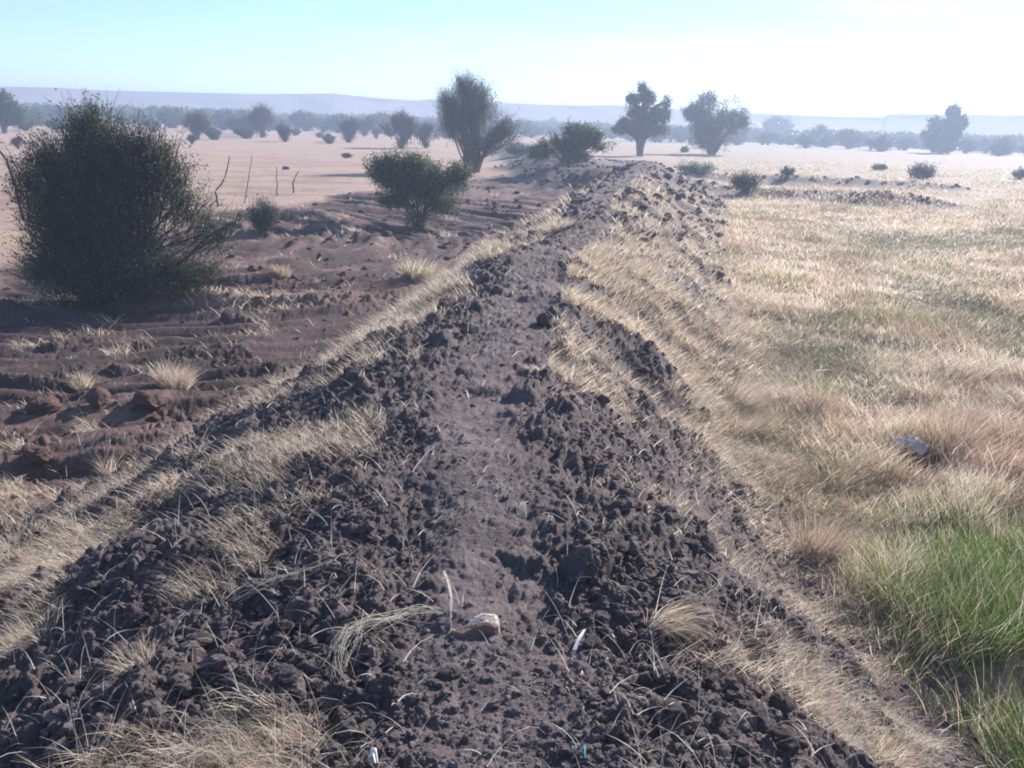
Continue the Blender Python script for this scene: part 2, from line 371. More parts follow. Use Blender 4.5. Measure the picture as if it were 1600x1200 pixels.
# ------------------------------------------------------------------ hills on the horizon
def hills():
    pts = [(-700, 139), (-200, 136), (0, 135), (90, 137), (160, 141), (400, 147), (520, 146), (590, 153), (650, 157), (668, 155), (760, 160), (900, 165), (960, 164), (1120, 175),
           (1200, 178), (1300, 182), (1380, 183), (1388, 178), (1440, 178), (1600, 180), (1900, 186), (2300, 196)]
    n = 500; pxs = np.linspace(-700, 2300, n); pys = np.interp(pxs, [p[0] for p in pts], [p[1] for p in pts])
    D = 500.0; rows = []
    az = []; hh = []
    for a, b in zip(pxs, pys):
        d = camR @ Vector(((a - 800) / F, -(b - 600) / F, -1)); az.append(math.atan2(d.x, d.y)); hh.append(EYE + D * d.z / math.hypot(d.x, d.y))
    az = np.array(az); hh = np.array(hh) * (1 + 0.0 * az)
    fr = [(-90, 0.0), (-66, 0.06), (-42, 0.22), (-28, 0.42), (-17, 0.62), (-8, 0.82), (-2, 0.97), (0, 1.0), (40, 1.0), (90, 0.97), (130, 0.5), (160, 0.0)]
    for k, (dd, f) in enumerate(fr):
        g = fbm(az * 26, az * 0 + k * 0.25, 1.0, 201, 4) - 0.5
        dr = dd + (g * 14 if 0 < f < 0.97 else 0)
        hz = hh * f * (1 + (0.10 * g if 0 < f < 0.97 else 0)); 
        rows.append(np.stack([(D + dr) * np.sin(az), (D + dr) * np.cos(az), hz - (1.0 if f == 0 else 0)], -1))
    V = np.stack(rows); idx = np.arange(len(fr) * n).reshape(len(fr), n)
    Fc = np.stack([idx[:-1, :-1], idx[:-1, 1:], idx[1:, 1:], idx[1:, :-1]], -1).reshape(-1, 4)
    o = link('hills', mesh('hills', V.reshape(-1, 3), Fc, None, M_ROCK, False)); tag(o, None, None, None, 'structure')
    # pale sandy knoll showing over the tree belt
    X, Y = at(1168, 213, 0); s = 560 / math.hypot(X, Y) if Y > 0 else 1
    d = camR @ Vector(((1168 - 800) / F, -(200 - 600) / F, -1)); a0 = math.atan2(d.x, d.y)
    cx, cy_ = 375 * math.sin(a0), 375 * math.cos(a0)
    g = np.linspace(-1, 1, 60); GX, GY = np.meshgrid(g, g)
    rr = np.hypot(GX, GY); hgt = np.clip(1 - rr, 0, 1) ** 1.1 * 8.6 * (0.85 + 0.3 * fbm(GX.ravel(), GY.ravel(), 3, 210).reshape(GX.shape)) - 0.3
    V = np.stack([cx + GX * 17, cy_ + GY * 17, hgt], -1).reshape(-1, 3)
    idx = np.arange(3600).reshape(60, 60); Fc = np.stack([idx[:-1, :-1], idx[:-1, 1:], idx[1:, 1:], idx[1:, :-1]], -1).reshape(-1, 4)
    o = link('hill', mesh('hill', V, Fc, None, mat_plain('pale_sand', (0.8, 0.68, 0.55), 0.95, (0.7, 0.58, 0.46), 0.1, 0.1), True))
    tag(o, 'pale sandy knoll rising behind the far tree belt', None, None, 'structure')
hills()

# ------------------------------------------------------------------ haze
def haze():
    import bmesh
    bm = bmesh.new(); bmesh.ops.create_cube(bm, size=1)
    for v in bm.verts: v.co = (v.co.x * 2700, v.co.y * 2700, -2.2 if v.co.z < 0 else 20.5)
    me = bpy.data.meshes.new('haze'); bm.to_mesh(me); bm.free()
    m, n, o = new_mat('haze'); pv = n.nodes.new('ShaderNodeVolumePrincipled')
    pv.inputs['Color'].default_value = (*HAZE_ALBEDO, 1); pv.inputs['Density'].default_value = HAZE; pv.inputs['Anisotropy'].default_value = 0.25
    n.links.new(pv.outputs[0], o.inputs['Volume']); me.materials.append(m)
    try: m.cycles.homogeneous_volume = True
    except Exception: pass
    tag(link('haze', me), None, None, None, 'stuff')
haze()

# ------------------------------------------------------------------ GRASS (uncountable cover)
STRAW = np.array([0.64, 0.53, 0.40]); PALE = np.array([0.82, 0.75, 0.64]); BROWN = np.array([0.46, 0.34, 0.26])
OLIVE = np.array([0.27, 0.27, 0.13]); GREEN = np.array([0.12, 0.19, 0.045]); GREYG = np.array([0.22, 0.23, 0.15])
def cand(n, r0, r1, a, seed, th0=-43, th1=43):
    g = np.random.default_rng(seed); q = g.random(n)
    r = (r0 ** (1 - a) + q * (r1 ** (1 - a) - r0 ** (1 - a))) ** (1 / (1 - a))
    th = np.radians(th0 + (th1 - th0) * g.random(n)); return r * np.sin(th), r * np.cos(th), r, g
def meadow_colors(x, y, g):
    n = len(x); c = np.tile(STRAW, (n, 1))
    def mixc(w, col):
        nonlocal c; pick = g.random(n) < w; c[pick] = col
    mixc(0.30 + 0.3 * (fbm(x, y, 0.9, 301) - 0.5), PALE)
    mixc(sst(0.50, 0.64, fbm(x, y, 0.8, 302)) * 0.75, BROWN)
    mixc(sst(0.52, 0.66, fbm(x, y, 0.55, 303)) * 0.40, OLIVE)
    pm = patchmask(x, y); mixc(pm * 0.8, GREYG)
    gm = greenmask(x, y); mixc(gm * 0.8, GREEN)
    c = c * (0.75 + 0.5 * g.random((n, 1))) * (1 + 0.12 * (g.random((n, 3)) - 0.5))
    return c
GP = [at(a, b, 0) for a, b in [(1370, 960), (1385, 880), (1450, 830), (1620, 835), (1900, 900), (2000, 1500), (1560, 1400), (1490, 1230), (1440, 1060)]]
GP = np.array(GP)
def greenmask(x, y):
    jx = x + 0.5 * (fbm(x, y, 1.5, 311) - 0.5); jy = y + 0.7 * (fbm(x, y, 1.5, 312) - 0.5)
    return inpoly(jx, jy, GP, 0.35)
PATCH = [[(1180, 520), (1300, 480), (1420, 560), (1340, 620), (1230, 590)], [(1290, 350), (1420, 372), (1620, 352), (1640, 392), (1330, 398)], [(1400, 430), (1500, 455), (1640, 505), (1640, 575), (1540, 540), (1420, 470)],
         [(1150, 278), (1220, 282), (1290, 282), (1280, 292), (1160, 296)]]
PATCH = [np.array([at(a, b, 0) for a, b in p]) for p in PATCH]
BAGX, BAGY = at(1418, 722)
HOL = np.array([at(a, b, 0) for a, b in [(1405, 1010), (1470, 1050), (1640, 1060), (1800, 1110), (1640, 1140), (1480, 1110), (1410, 1080)]])
def hollow(x, y):
    return inpoly(x + 0.25 * (fbm(x, y, 2.5, 315) - 0.5), y + 0.3 * (fbm(x, y, 2.5, 316) - 0.5), HOL, 0.12)
def patchmask(x, y):
    m = np.zeros_like(x); jx = x + 1.2 * (fbm(x, y, 0.9, 313) - 0.5); jy = y + 2.0 * (fbm(x, y, 0.7, 314) - 0.5)
    for p in PATCH: m = np.maximum(m, inpoly(jx, jy, p, 0.6))
    return m
def windfield(x, y, g, k=1.0):
    a = (fbm(x, y, 0.45, 321) - 0.5) * 9 + (fbm(x, y, 1.6, 322) - 0.5) * 5 + g.normal(0, 0.95, len(x))
    a = np.where(g.random(len(x)) < 0.3, g.random(len(x)) * 6.283, a)
    m = (0.4 + 1.8 * fbm(x, y, 0.7, 323)) * k * (0.5 + g.random(len(x)))
    return np.stack([np.cos(a) * m - 0.15, np.sin(a) * m - 0.35], -1)
def grass_meadow():
    parts = []
    for n, r0, r1, seed, K in ((330000, 2.2, 14, 1, 3), (190000, 12, 48, 2, 2), (130000, 34, 125, 8, 2)):
        x, y, r, g = cand(n, r0, r1, 1.25, seed, -8, 43)
        prof, u, t, bank, pit, meadow = mask_zones(x, y)
        hole = sst(0.58, 0.7, fbm(x, y, 1.3, 331)) * 0.6
        p = meadow * (1 - hole) * (sst(50, 40, r) if r1 < 60 else sst(120, 70, r) * sst(0.35, 0.6, fbm(x, y, 0.3, 336)))
        p = p * (np.hypot(x - BAGX, (y - BAGY + 0.2) * 0.8) > 0.24)
        p = np.maximum(p, 0) * (1 - 0.93 * (hollow(x, y) if r0 < 5 else 0))
        ok = g.random(n) < p; x, y, r = x[ok], y[ok], r[ok]
        gm = greenmask(x, y); pm = patchmask(x, y)
        h = (0.10 + 0.20 * fbm(x, y, 0.8, 332)) * (0.6 + 0.8 * g.random(len(x))) * (1 + 0.7 * gm) * (1 - 0.3 * pm)
        h = h * (0.85 + 0.9 * sst(0.50, 0.66, fbm(x, y, 1.3, 333)) * sst(16, 9, r))
        edge = sst(2.0, 3.6, uoff(x, y)); h = h * (0.65 + 0.35 * edge)
        P = np.stack([x, y, H(x, y, False) - 0.01], -1)
        wd = np.maximum(0.0024, 0.00080 * r) * (0.6 + 0.8 * g.random(len(x)))
        ln = windfield(x, y, g) * (1 - 0.45 * gm)[:, None]
        parts.append(blades(P, h, ln, wd, meadow_colors(x, y, g), K, 0.6, g))
    for (V, Fc, c), nm in zip(parts, ('dry_grass', 'meadow_grass', 'far_grass')):
        o = link(nm, mesh(nm, V, Fc, c, M_GRASS)); tag(o, None, None, None, 'stuff')
grass_meadow()

def straw_prob(x, y):
    """where dry grass mats lie on the bank and beside it"""
    prof, u, t, bank, pit, meadow = mask_zones(x, y)
    right = ((u > 0.35) & (u < 3.4)) * (0.45 + 0.55 * sst(4.6, 6.2, y)) * (1 - 0.75 * sst(31, 34, y))
    # streaks running down the right slope towards the viewer
    s = x * 0.85 + y * 0.55; q = -x * 0.55 + y * 0.85
    st = fbm(q * 1.7, s * 0.35, 1.0, 341, 3)
    amount = np.interp(y, [1, 3.5, 6, 9, 14, 30, 40], [0.12, 0.42, 0.84, 0.94, 0.90, 0.66, 0.4])
    pr = right * sst(0.66 - 0.26 * amount, 0.74 - 0.26 * amount, st + 0.04 * t)
    pr = pr * (1 - 0.9 * sst(0.55, 0.63, fbm(x, y, 1.7, 360, 2)) * sst(0.3, 0.5, fbm(x, y, 4.0, 362, 2)))
    toe = np.exp(-((u - 2.3 + 1.6 * (fbm(x, y, 0.7, 349) - 0.5)) / 0.45) ** 2) * 0.8 * sst(0.40, 0.58, fbm(x, y, 1.1, 342)) * sst(4.8, 7.0, y)
    pr = np.maximum(pr, toe * (u > 0))
    # left: a line of mats along the toe, thinning to tufts near the viewer
    wl = np.interp(y, [0, 5, 7, 9.3, 15, 22, 60], [4.0, 3.9, 3.4, 2.5, 2.0, 1.9, 1.6])
    ll = np.exp(-((u + wl + 1.5 * (fbm(x, y, 0.6, 350) - 0.5)) / np.interp(y, [5, 12, 25], [0.22, 0.34, 0.5])) ** 2) * sst(0.42, 0.60, fbm(x, y, 0.8, 343)) * sst(4.5, 6, y) * sst(34, 24, y)
    l2 = (u < -0.6) * (u > -3.1) * sst(6.5, 9.5, y) * sst(36, 24, y) * sst(0.36, 0.50, fbm(x, y, 0.7, 344))
    l3 = (u < -1.9) * (u > -4.6) * sst(7.5, 5.0, y) * 0.75 * sst(0.52, 0.64, fbm(x, y, 1.5, 345))
    l4 = (u < -0.5) * (u > -3.0) * 0.45 * sst(0.60, 0.70, fbm(x, y, 1.9, 346))
    # the pit has only scattered remains
    l5 = pit * 0.5 * sst(0.71, 0.78, fbm(x, y, 0.9, 347)) + 0.015 * pit * sst(0.5, 0.6, fbm(x, y, 2, 348))
    bushfoot = np.exp(-(((x + 4.9) / 1.1) ** 2 + ((y - 15.6) / 0.5) ** 2)) * 0.7
    return np.clip(np.maximum.reduce([pr, ll, l2 * 0.8, l3, l4, l5, bushfoot]), 0, 1)
ground()
def grass_bank():
    out = []
    for n, r0, r1, seed in ((420000, 1.6, 14, 3), (330000, 8, 44, 4)):
        x, y, r, g = cand(n, r0, r1, 1.15, seed, -43, 30)
        pr = straw_prob(x, y); ok = g.random(n) < pr * 0.85
        x, y, r = x[ok], y[ok], r[ok]; u = uoff(x, y); m = len(x)
        h = (0.06 + 0.15 * g.random(m) ** 1.4) * (0.6 + 0.8 * fbm(x, y, 1.4, 351)) * (1 + 0.5 * sst(6, 12, r))
        a = np.where(u > 0, -0.35, math.pi + 0.5) + g.normal(0, 0.8, m) + (fbm(x, y, 1.2, 352) - 0.5) * 4
        a = np.where(g.random(m) < 0.3, g.random(m) * 6.283, a)
        k = (1.6 + 5.0 * g.random(m)); ln = np.stack([np.cos(a) * k, np.sin(a) * k - 0.5], -1)
        c = np.tile(STRAW, (m, 1)); pk = g.random(m) < 0.35; c[pk] = PALE; pk = g.random(m) < 0.22; c[pk] = BROWN
        pk = g.random(m) < 0.05; c[pk] = OLIVE
        c = c * (0.7 + 0.5 * g.random((m, 1)))
        P = np.stack([x, y, H(x, y) - 0.003 + 0.012 * g.random(m)], -1); wd = np.maximum(0.0021, 0.00072 * r) * (0.6 + 0.8 * g.random(m))
        out.append(blades(P, h, ln, wd, c, 3 if r0 < 5 else 2, 0.9, g))
    for (V, Fc, c), nm in zip(out, ('straw_mat', 'bank_grass')):
        o = link(nm, mesh(nm, V, Fc, c, M_GRASS)); tag(o, None, None, None, 'stuff')
    # loose single straws strewn over the soil
    n = 5200; x, y, r, g = cand(n, 1.7, 15, 1.2, 5, -43, 33)
    prof, u, t, bank, pit, meadow = mask_zones(x, y)
    ok = (g.random(n) < np.where(np.abs(u) < 0.35, 0.25, 0.9) * np.clip(bank + pit, 0, 1)); x, y, r = x[ok], y[ok], r[ok]; m = len(x)
    a = g.random(m) * 6.28; k = 1.2 + 5 * g.random(m)
    c = np.tile(PALE, (m, 1)) * (0.55 + 0.5 * g.random((m, 1)))
    V, Fc, cc = blades(np.stack([x, y, H(x, y) + 0.004], -1), 0.05 + 0.18 * g.random(m) ** 1.5, np.stack([np.cos(a) * k, np.sin(a) * k], -1),
                       np.maximum(0.0028, 0.0008 * r) * (0.6 + 1.0 * g.random(m)), c, 4, 1.0, g)
    o = link('straw_litter', mesh('straw_litter', V, Fc, cc, M_GRASS)); tag(o, None, None, None, 'stuff')
grass_bank()

# ------------------------------------------------------------------ CLODS
PHI = (1 + 5 ** 0.5) / 2
def ico(sub):
    V = [(-1, PHI, 0), (1, PHI, 0), (-1, -PHI, 0), (1, -PHI, 0), (0, -1, PHI), (0, 1, PHI), (0, -1, -PHI), (0, 1, -PHI), (PHI, 0, -1), (PHI, 0, 1), (-PHI, 0, -1), (-PHI, 0, 1)]
    Fc = [(0, 11, 5), (0, 5, 1), (0, 1, 7), (0, 7, 10), (0, 10, 11), (1, 5, 9), (5, 11, 4), (11, 10, 2), (10, 7, 6), (7, 1, 8), (3, 9, 4), (3, 4, 2), (3, 2, 6), (3, 6, 8), (3, 8, 9), (4, 9, 5), (2, 4, 11), (6, 2, 10), (8, 6, 7), (9, 8, 1)]
    V = [np.array(v) / np.linalg.norm(v) for v in V]
    for _ in range(sub):
        cache = {}; nf = []
        def mid(a, b):
            k = (min(a, b), max(a, b))
            if k not in cache: v = V[a] + V[b]; V.append(v / np.linalg.norm(v)); cache[k] = len(V) - 1
            return cache[k]
        for a, b, c in Fc:
            ab, bc, ca = mid(a, b), mid(b, c), mid(c, a); nf += [(a, ab, ca), (b, bc, ab), (c, ca, bc), (ab, bc, ca)]
        Fc = nf
    return np.array(V), np.array(Fc)
IV0, IF0 = ico(1)
def loose_clods(n, r0, r1, seed, nm):
    x, y, r, g = cand(n, r0, r1, 1.45, seed, -44, 44)
    prof, u, t, bank, pit, meadow = mask_zones(x, y)
    zb = BERMS(x, y); on = np.clip(sst(0.12, 0.35, zb) + 0.8 * (u > 1.2) * (1 - bank) * (1 - meadow) * sst(14, 9, y) + bank * (np.where(np.abs(u + 0.03) < 0.16 + 0.22 * (fbm(x, y, 2.6, 363) - 0.5), np.clip(0.6 + 0.1 * (y - 5), 0.6, 1), 1.0)) + pit * 0.13, 0, 1)
    on = on * (0.12 + 1.0 * sst(0.36, 0.64, fbm(x, y, 2.2, 361))) * (1 - 0.6 * straw_prob(x, y) * (r0 > 10)); ok = g.random(n) < on
    x, y, r = x[ok], y[ok], r[ok]; m = len(x)
    s = np.minimum(np.maximum(0.0034, 0.0009 * r) * (1 - g.random(m)) ** -0.44, 0.021 if r0 < 10 else 0.065) * (1.0 if r0 < 10 else 1.25); s = np.where(np.abs(uoff(x, y)) < 0.3, s * 0.62, s); s = np.where(np.abs(uoff(x, y)) > 0.5, s * 1.35, s)
    sc = np.stack([s * (0.8 + 0.6 * g.random(m)), s * (0.8 + 0.6 * g.random(m)), s * (0.55 + 0.5 * g.random(m))], -1)
    V = IV0[None] * (1 + 0.30 * (g.random((m, len(IV0), 1)) - 0.5) * 2)
    V = V * sc[:, None]; a = g.random(m) * 6.28; ca, sa = np.cos(a)[:, None], np.sin(a)[:, None]
    V = np.stack([V[..., 0] * ca - V[..., 1] * sa, V[..., 0] * sa + V[..., 1] * ca, V[..., 2]], -1)
    P = np.stack([x, y, H(x, y) + 0.05 * sc[:, 2]], -1); V = V + P[:, None]
    Fc = (IF0[None] + (np.arange(m) * len(IV0))[:, None, None]).reshape(-1, 3)
    c = np.where((pit[ok] > 0.5)[:, None], np.array([0.125, 0.08, 0.068]), np.where((np.abs(uoff(x, y)) < 0.3)[:, None], np.array([0.18, 0.150, 0.150]), np.array([0.148, 0.118, 0.116]))) * (0.75 + 0.5 * g.random((m, 1)))
    o = link(nm, mesh(nm, V.reshape(-1, 3), Fc, np.repeat(c, len(IV0), 0), M_CLOD, False)); tag(o, None, None, None, 'stuff')
loose_clods(105000, 1.3, 20, 6, 'soil_crumbs'); loose_clods(34000, 16, 75, 9, 'soil_lumps')
IV2, IF2 = ico(3)
def n3(v, s, seed):
    return (fbm(v[:, 0] + v[:, 2] * 0.7, v[:, 1] - v[:, 2] * 0.6, s, seed, 3) + fbm(v[:, 2] + 9, v[:, 0] * 0.8 + v[:, 1] * 0.5, s, seed + 7, 3)) / 2
def clod_mesh(k, col):
    g = np.random.default_rng(500 + k); v = IV2.copy()
    for _ in range(9):                                  # chop flat faces
        nrm = g.normal(size=3); nrm /= np.linalg.norm(nrm); d = 0.62 + 0.25 * g.random()
        over = v @ nrm - d; v = v - np.clip(over, 0, 9)[:, None] * nrm * 0.85
    v = v * (1 + 0.55 * (n3(IV2, 2.3, 510 + k)[:, None] - 0.5) + 0.22 * (n3(IV2, 7, 530 + k)[:, None] - 0.5))
    v *= np.array([1.0, 0.8 + 0.2 * g.random(), 0.62 + 0.2 * g.random()])
    c = np.tile(np.array(col), (len(v), 1)) * (0.85 + 0.3 * n3(IV2, 4, 550 + k)[:, None])
    return mesh('clod', v, IF2, c, M_CLOD, False)
CL = [clod_mesh(k, (0.135, 0.108, 0.106)) for k in range(6)]
CLR = [clod_mesh(k + 6, (0.15, 0.093, 0.078)) for k in range(3)]
def put_clod(px, py, rad, label, group=None, me=None, x=None, y=None):
    if x is None: x, y = at(px, py)
    o = bpy.data.objects.new('dirt_clod', me or CL[int(rng.integers(6))]); C.objects.link(o)
    o.location = (x, y, Hp(x, y) + rad * 0.22); o.scale = (rad, rad, rad); o.rotation_euler = (rng.normal(0, .3), rng.normal(0, .3), rng.random() * 6.28)
    tag(o, label, 'clod', group)
for px, py, rad, lb in [
    (1184, 1130, .062, 'large dark clod with a shadowed pit, alone near the bottom right of the bank'),
    (1218, 1165, .060, 'large broken clod at the bottom edge, right of the straw clump'),
    (1225, 1110, .050, 'rounded clod just above the two largest clods of the lower right bank'),
    (1040, 1112, .038, 'egg shaped clod on the lower right slope below the arching dry tuft'),
    (925, 1012, .040, 'round clod right beside the small white sliver on the path edge'),
    (870, 962, .040, 'low clod on the path behind the pale flat stone'),
    (702, 1058, .036, 'dark clod on the path just below the pale flat stone'),
    (1008, 1072, .034, 'clod with a straw stalk across it, between path and lower right slope'),
    (960, 868, .055, 'sunken wide clod right of the path halfway down the slope'),
    (1040, 820, .075, 'big dark lump of earth standing at the edge of the straw streak'),
    (1085, 975, .060, 'dark clod in the shade behind the arching dry tuft'),
    (1195, 998, .055, 'dark clod half under the fallen straw on the right slope'),
    (1262, 935, .040, 'small dark clod among straw near the green grass'),
    (1150, 815, .055, 'dark clod by the brown grass at the foot of the bank'),
    (1098, 655, .080, 'clod with a flat shaded face at the toe of the bank by the meadow'),
    (285, 1065, .045, 'egg shaped clod lit on its right side on the lower left slope'),
    (220, 980, .042, 'clod between the two straw mats on the lower left'),
    (305, 1140, .030, 'small pale-topped clod near the lower left corner of the bank'),
    (60, 1160, .055, 'reddish clod in the lower left corner'),
    (100, 965, .045, 'grey clod at the upper rim of the lower left straw mat'),
    (850, 508, .08, 'dark mound of clods on the crest where the path bends right'),
    (610, 515, .14, 'dark heap of clods on the left shoulder of the bank'),
    (700, 485, .13, 'dark lumpy heap on the left shoulder beside the path further along')]:
    put_clod(px, py, rad, lb)
for px, py, rad, lb in [
    (70, 640, .20, 'long reddish earth ridge block at the left edge of the scraped field'),
    (155, 630, .17, 'tall sharp-edged reddish block of earth in the middle of the scraped field'),
    (235, 632, .17, 'reddish block of earth right of the sharp-edged one in the scraped field'),
    (225, 545, .16, 'reddish lump of earth behind the round dry tussock'),
    (60, 720, .14, 'crumbled earth block near the left edge below the two smooth bands'),
    (243, 657, .07, 'small round clod below the earth blocks of the scraped field')]:
    put_clod(px, py, rad, lb, None, CLR[int(rng.integers(3))])
g_ = np.random.default_rng(99); cnt = 0
while cnt < 255:
    x, y, r, _ = cand(1, 1.9, 12, 1.3, int(g_.integers(1e9)), -36, 36)
    prof, u, t, bank, pit, meadow = mask_zones(x, y)
    if bank[0] < 0.5 or abs(u[0]) < 0.45: continue
    cnt += 1; rad = (0.014 + 0.030 * g_.random() ** 3) * (1.0 if r[0] < 5 else r[0] / 5 * 0.9)
    put_clod(0, 0, rad, 'dark brown clod of dried earth lying loose on the bank slope', 'loose clods on the slopes of the bank', None, float(x[0]), float(y[0]))

# ------------------------------------------------------------------ TREES and BUSHES
def make_tree(seed, lobes, ntwig, nleaf, lsz, twig_len, stems=3, trad=0.05, leafcol=(0.07, 0.085, 0.035), twigcol=(0.10, 0.085, 0.07),
              spread=0.05, up=0.5, hair=0.25, stem_spread=0.15, limb_frac=1.0, fine=0.004, lean=(0, 0), keep=0.62, clear=0.25):
    """lobes: (x,y,z,rx,ry,rz). returns trunk mesh, crown mesh"""
    g = np.random.default_rng(seed); Lb = np.array(lobes, float)
    paths = []; rad = []
    K = 7
    nl = len(Lb); order = list(range(nl))
    tg = [Lb[i, :3] for i in order] + [Lb[i, :3] + (g.random(3) - 0.5) * 1.4 * Lb[i, 3:] for i in order for _ in range(2)]
    for i, e in enumerate(tg):
        st = i % stems; a = st / stems * 6.28 + seed; b = np.array([math.cos(a), math.sin(a), 0]) * stem_spread * 0.4
        b[2] = -0.08
        s = np.linspace(0, 1, K)[:, None]
        m = np.array([b[0] * 1.5 + e[0] * clear, b[1] * 1.5 + e[1] * clear, e[2] * (0.55 + 0.3 * (clear < 0.1))]) + g.normal(0, 0.04, 3) * e[2]
        p = (1 - s) ** 2 * b + 2 * s * (1 - s) * m + s ** 2 * e
        p[1:-1] += g.normal(0, 0.018 * max(e[2], 0.3), (K - 2, 3)); paths.append(p)
        rad.append(trad * (0.9 if i < nl else 0.55) * (1 - 0.82 * np.linspace(0, 1, K)) * (0.8 + 0.4 * g.random()))
    V, Fc = tubes(paths, rad, 6)
    trunk = mesh('trunk', V, Fc, None, M_BARK, True)
    w = Lb[:, 3] * Lb[:, 4] * Lb[:, 5]; w = w ** 0.75; w /= w.sum()
    nc = ntwig * 5
    li = g.choice(nl, nc, p=w); c = Lb[li, :3]; R3 = Lb[li, 3:]
    d = g.normal(size=(nc, 3)); d /= np.linalg.norm(d, axis=1, keepdims=True)
    rho = g.random(nc)[:, None] ** 0.5
    o = c + d * R3 * rho * 0.92
    S_ = 3.2 / max(np.ptp(Lb[:, 2]) + Lb[:, 5].mean(), 0.2)
    q3 = (fbm(o[:, 0] + 40 + o[:, 2] * .6, o[:, 1] + 40 - o[:, 2] * .5, S_ * 1.1, seed, 2) + fbm(o[:, 2] + 40, o[:, 0] * .7 + o[:, 1] * .7 + 40, S_ * 1.1, seed + 3, 2)) / 2 + g.normal(0, 0.025, nc)
    q3 = q3 - 0.05 * rho[:, 0]
    o = o[np.argsort(-q3)[:int(nc * keep)]]; o = o[g.choice(len(o), ntwig, replace=False)]
    cen = np.average(Lb[:, :3], axis=0, weights=w); cen[2] *= 0.5
    out = o - cen; out /= np.linalg.norm(out, axis=1, keepdims=True) + 1e-6
    dirv = out * 0.8 + np.array([lean[0], lean[1], up]) + g.normal(0, 0.45, (ntwig, 3)); dirv /= np.linalg.norm(dirv, axis=1, keepdims=True)
    ln = twig_len * (0.5 + 0.9 * g.random(ntwig)); longer = g.random(ntwig) < hair * 0.3; ln = np.where(longer, ln * 1.7, ln)
    kk = 3; s = np.linspace(-0.55, 0.55, kk)[None, :, None]
    tp = o[:, None] + dirv[:, None] * ln[:, None, None] * s + g.normal(0, 0.05, (ntwig, kk, 3)) * ln[:, None, None]
    tr = fine * (1.15 - 0.75 * np.linspace(0, 1, kk))[None] * (0.7 + 0.6 * g.random((ntwig, 1)))
    Vt, Ft = tubes(tp, tr, 3)
    # leaves
    per = max(1, nleaf // ntwig); N = ntwig * per
    q = g.random((ntwig, per, 1)) * 1.1 - 0.5
    hairy = (longer & (g.random(ntwig) < 0.6))
    P = o[:, None] + dirv[:, None] * ln[:, None, None] * q + g.normal(0, spread, (ntwig, per, 3))
    sz = lsz * (0.6 + 0.8 * g.random((ntwig, per))) * np.where(hairy, 0.5, 1.0)[:, None]
    P = P.reshape(-1, 3); sz = sz.reshape(-1)
    A = g.normal(size=(N, 3)); A /= np.linalg.norm(A, axis=1, keepdims=True); B = g.normal(size=(N, 3)); B -= (B * A).sum(1, keepdims=True) * A; B /= np.linalg.norm(B, axis=1, keepdims=True)
    A = A * sz[:, None]; B = B * sz[:, None] * 0.5
    VL = np.stack([P - A, P + B, P + A, P - B], 1).reshape(-1, 3); FL = np.arange(N * 4).reshape(N, 4)
    cl = np.array(leafcol) * 1.5 * (0.65 + 0.7 * g.random((ntwig, 1, 1))) * (0.8 + 0.4 * g.random((ntwig, per, 1))) * np.ones((1, 1, 3))
    cl = np.repeat(cl.reshape(-1, 3), 4, 0)
    V2, F2, C2 = join([(Vt, Ft, np.array(twigcol)), (VL, FL, cl)])
    V2[:, 2] = np.maximum(V2[:, 2], -0.02)
    return trunk, mesh('crown', V2, F2, C2, M_LEAF, False)
def place_tree(name, label, cat, x, y, meshes, rz=0, sc=1.0, group=None, dz=0.0):
    z = float(H(np.array([x]), np.array([y]), False)[0]) + dz
    t = thing(name, label, cat, (x, y, z), rz, group); t.scale = (sc, sc, sc) if np.isscalar(sc) else sc
    link('trunk', meshes[0], t); link('crown', meshes[1], t); return t
def scale_at(x, y): return math.hypot(x, y) / F     # metres per photo pixel, roughly
def lob(x, y, spec):
    """spec in photo pixels relative to the foot: (dx, up, rx, rz) -> metres"""
    k = scale_at(x, y) * 1.0; out = []
    g = np.random.default_rng(int(abs(x) * 100))
    for dx, upx, rx, rz in spec:
        out.append((dx * k, (g.random() - 0.5) * rx * k * 0.8, upx * k, rx * k, rx * k * 0.9, rz * k))
    return out
# 1: the big thorn bush at left
x, y = at(176, 458, 0.0)
sp = [(-30, 60, 90, 60), (60, 55, 85, 52), (-70, 110, 60, 52), (0, 120, 90, 70), (80, 110, 75, 60), (-60, 165, 60, 48), (30, 175, 80, 48), (-15, 205, 60, 36), (90, 190, 46, 30),
      (-15, 236, 48, 26), (25, 226, 50, 28), (-8, 258, 36, 16), (70, 215, 40, 24), (-70, 205, 34, 26), (-118, 122, 22, 24), (148, 112, 38, 24), (-100, 60, 35, 35), (120, 60, 50, 35), (112, 150, 38, 28), (-105, 175, 22, 20), (60, 232, 24, 18), (178, 125, 16, 10)]
place_tree('thorn_bush', 'huge dark green thorn bush at the left of the scraped field', 'bush', x, y,
           make_tree(11, [(a, b, c, d, e, f) for a, b, c, d, e, f in lob(x, y, sp)], 7500, 62000, 0.023, 0.50, 9, 0.05, (0.07, 0.09, 0.05), (0.085, 0.075, 0.068), 0.05, 0.55, 0.9, 0.8, fine=0.0045, keep=0.86))
# 2: the middle bush
x, y = at(655, 345, 0.0)
sp = [(-35, 75, 40, 28), (15, 80, 42, 28), (45, 70, 34, 24), (-55, 85, 30, 22), (0, 50, 40, 22), (-20, 95, 40, 14), (62, 85, 24, 16), (-38, 40, 34, 14), (38, 38, 34, 16), (0, 18, 22, 18)]
place_tree('thorn_bush', 'round topped green thorn bush on a narrow foot in the middle of the scraped field', 'bush', x, y,
           make_tree(12, lob(x, y, sp), 2600, 26000, 0.034, 0.40, 5, 0.05, (0.085, 0.11, 0.055), (0.085, 0.07, 0.06), 0.05, 0.35, 0.3, 0.3, fine=0.006, keep=0.8))
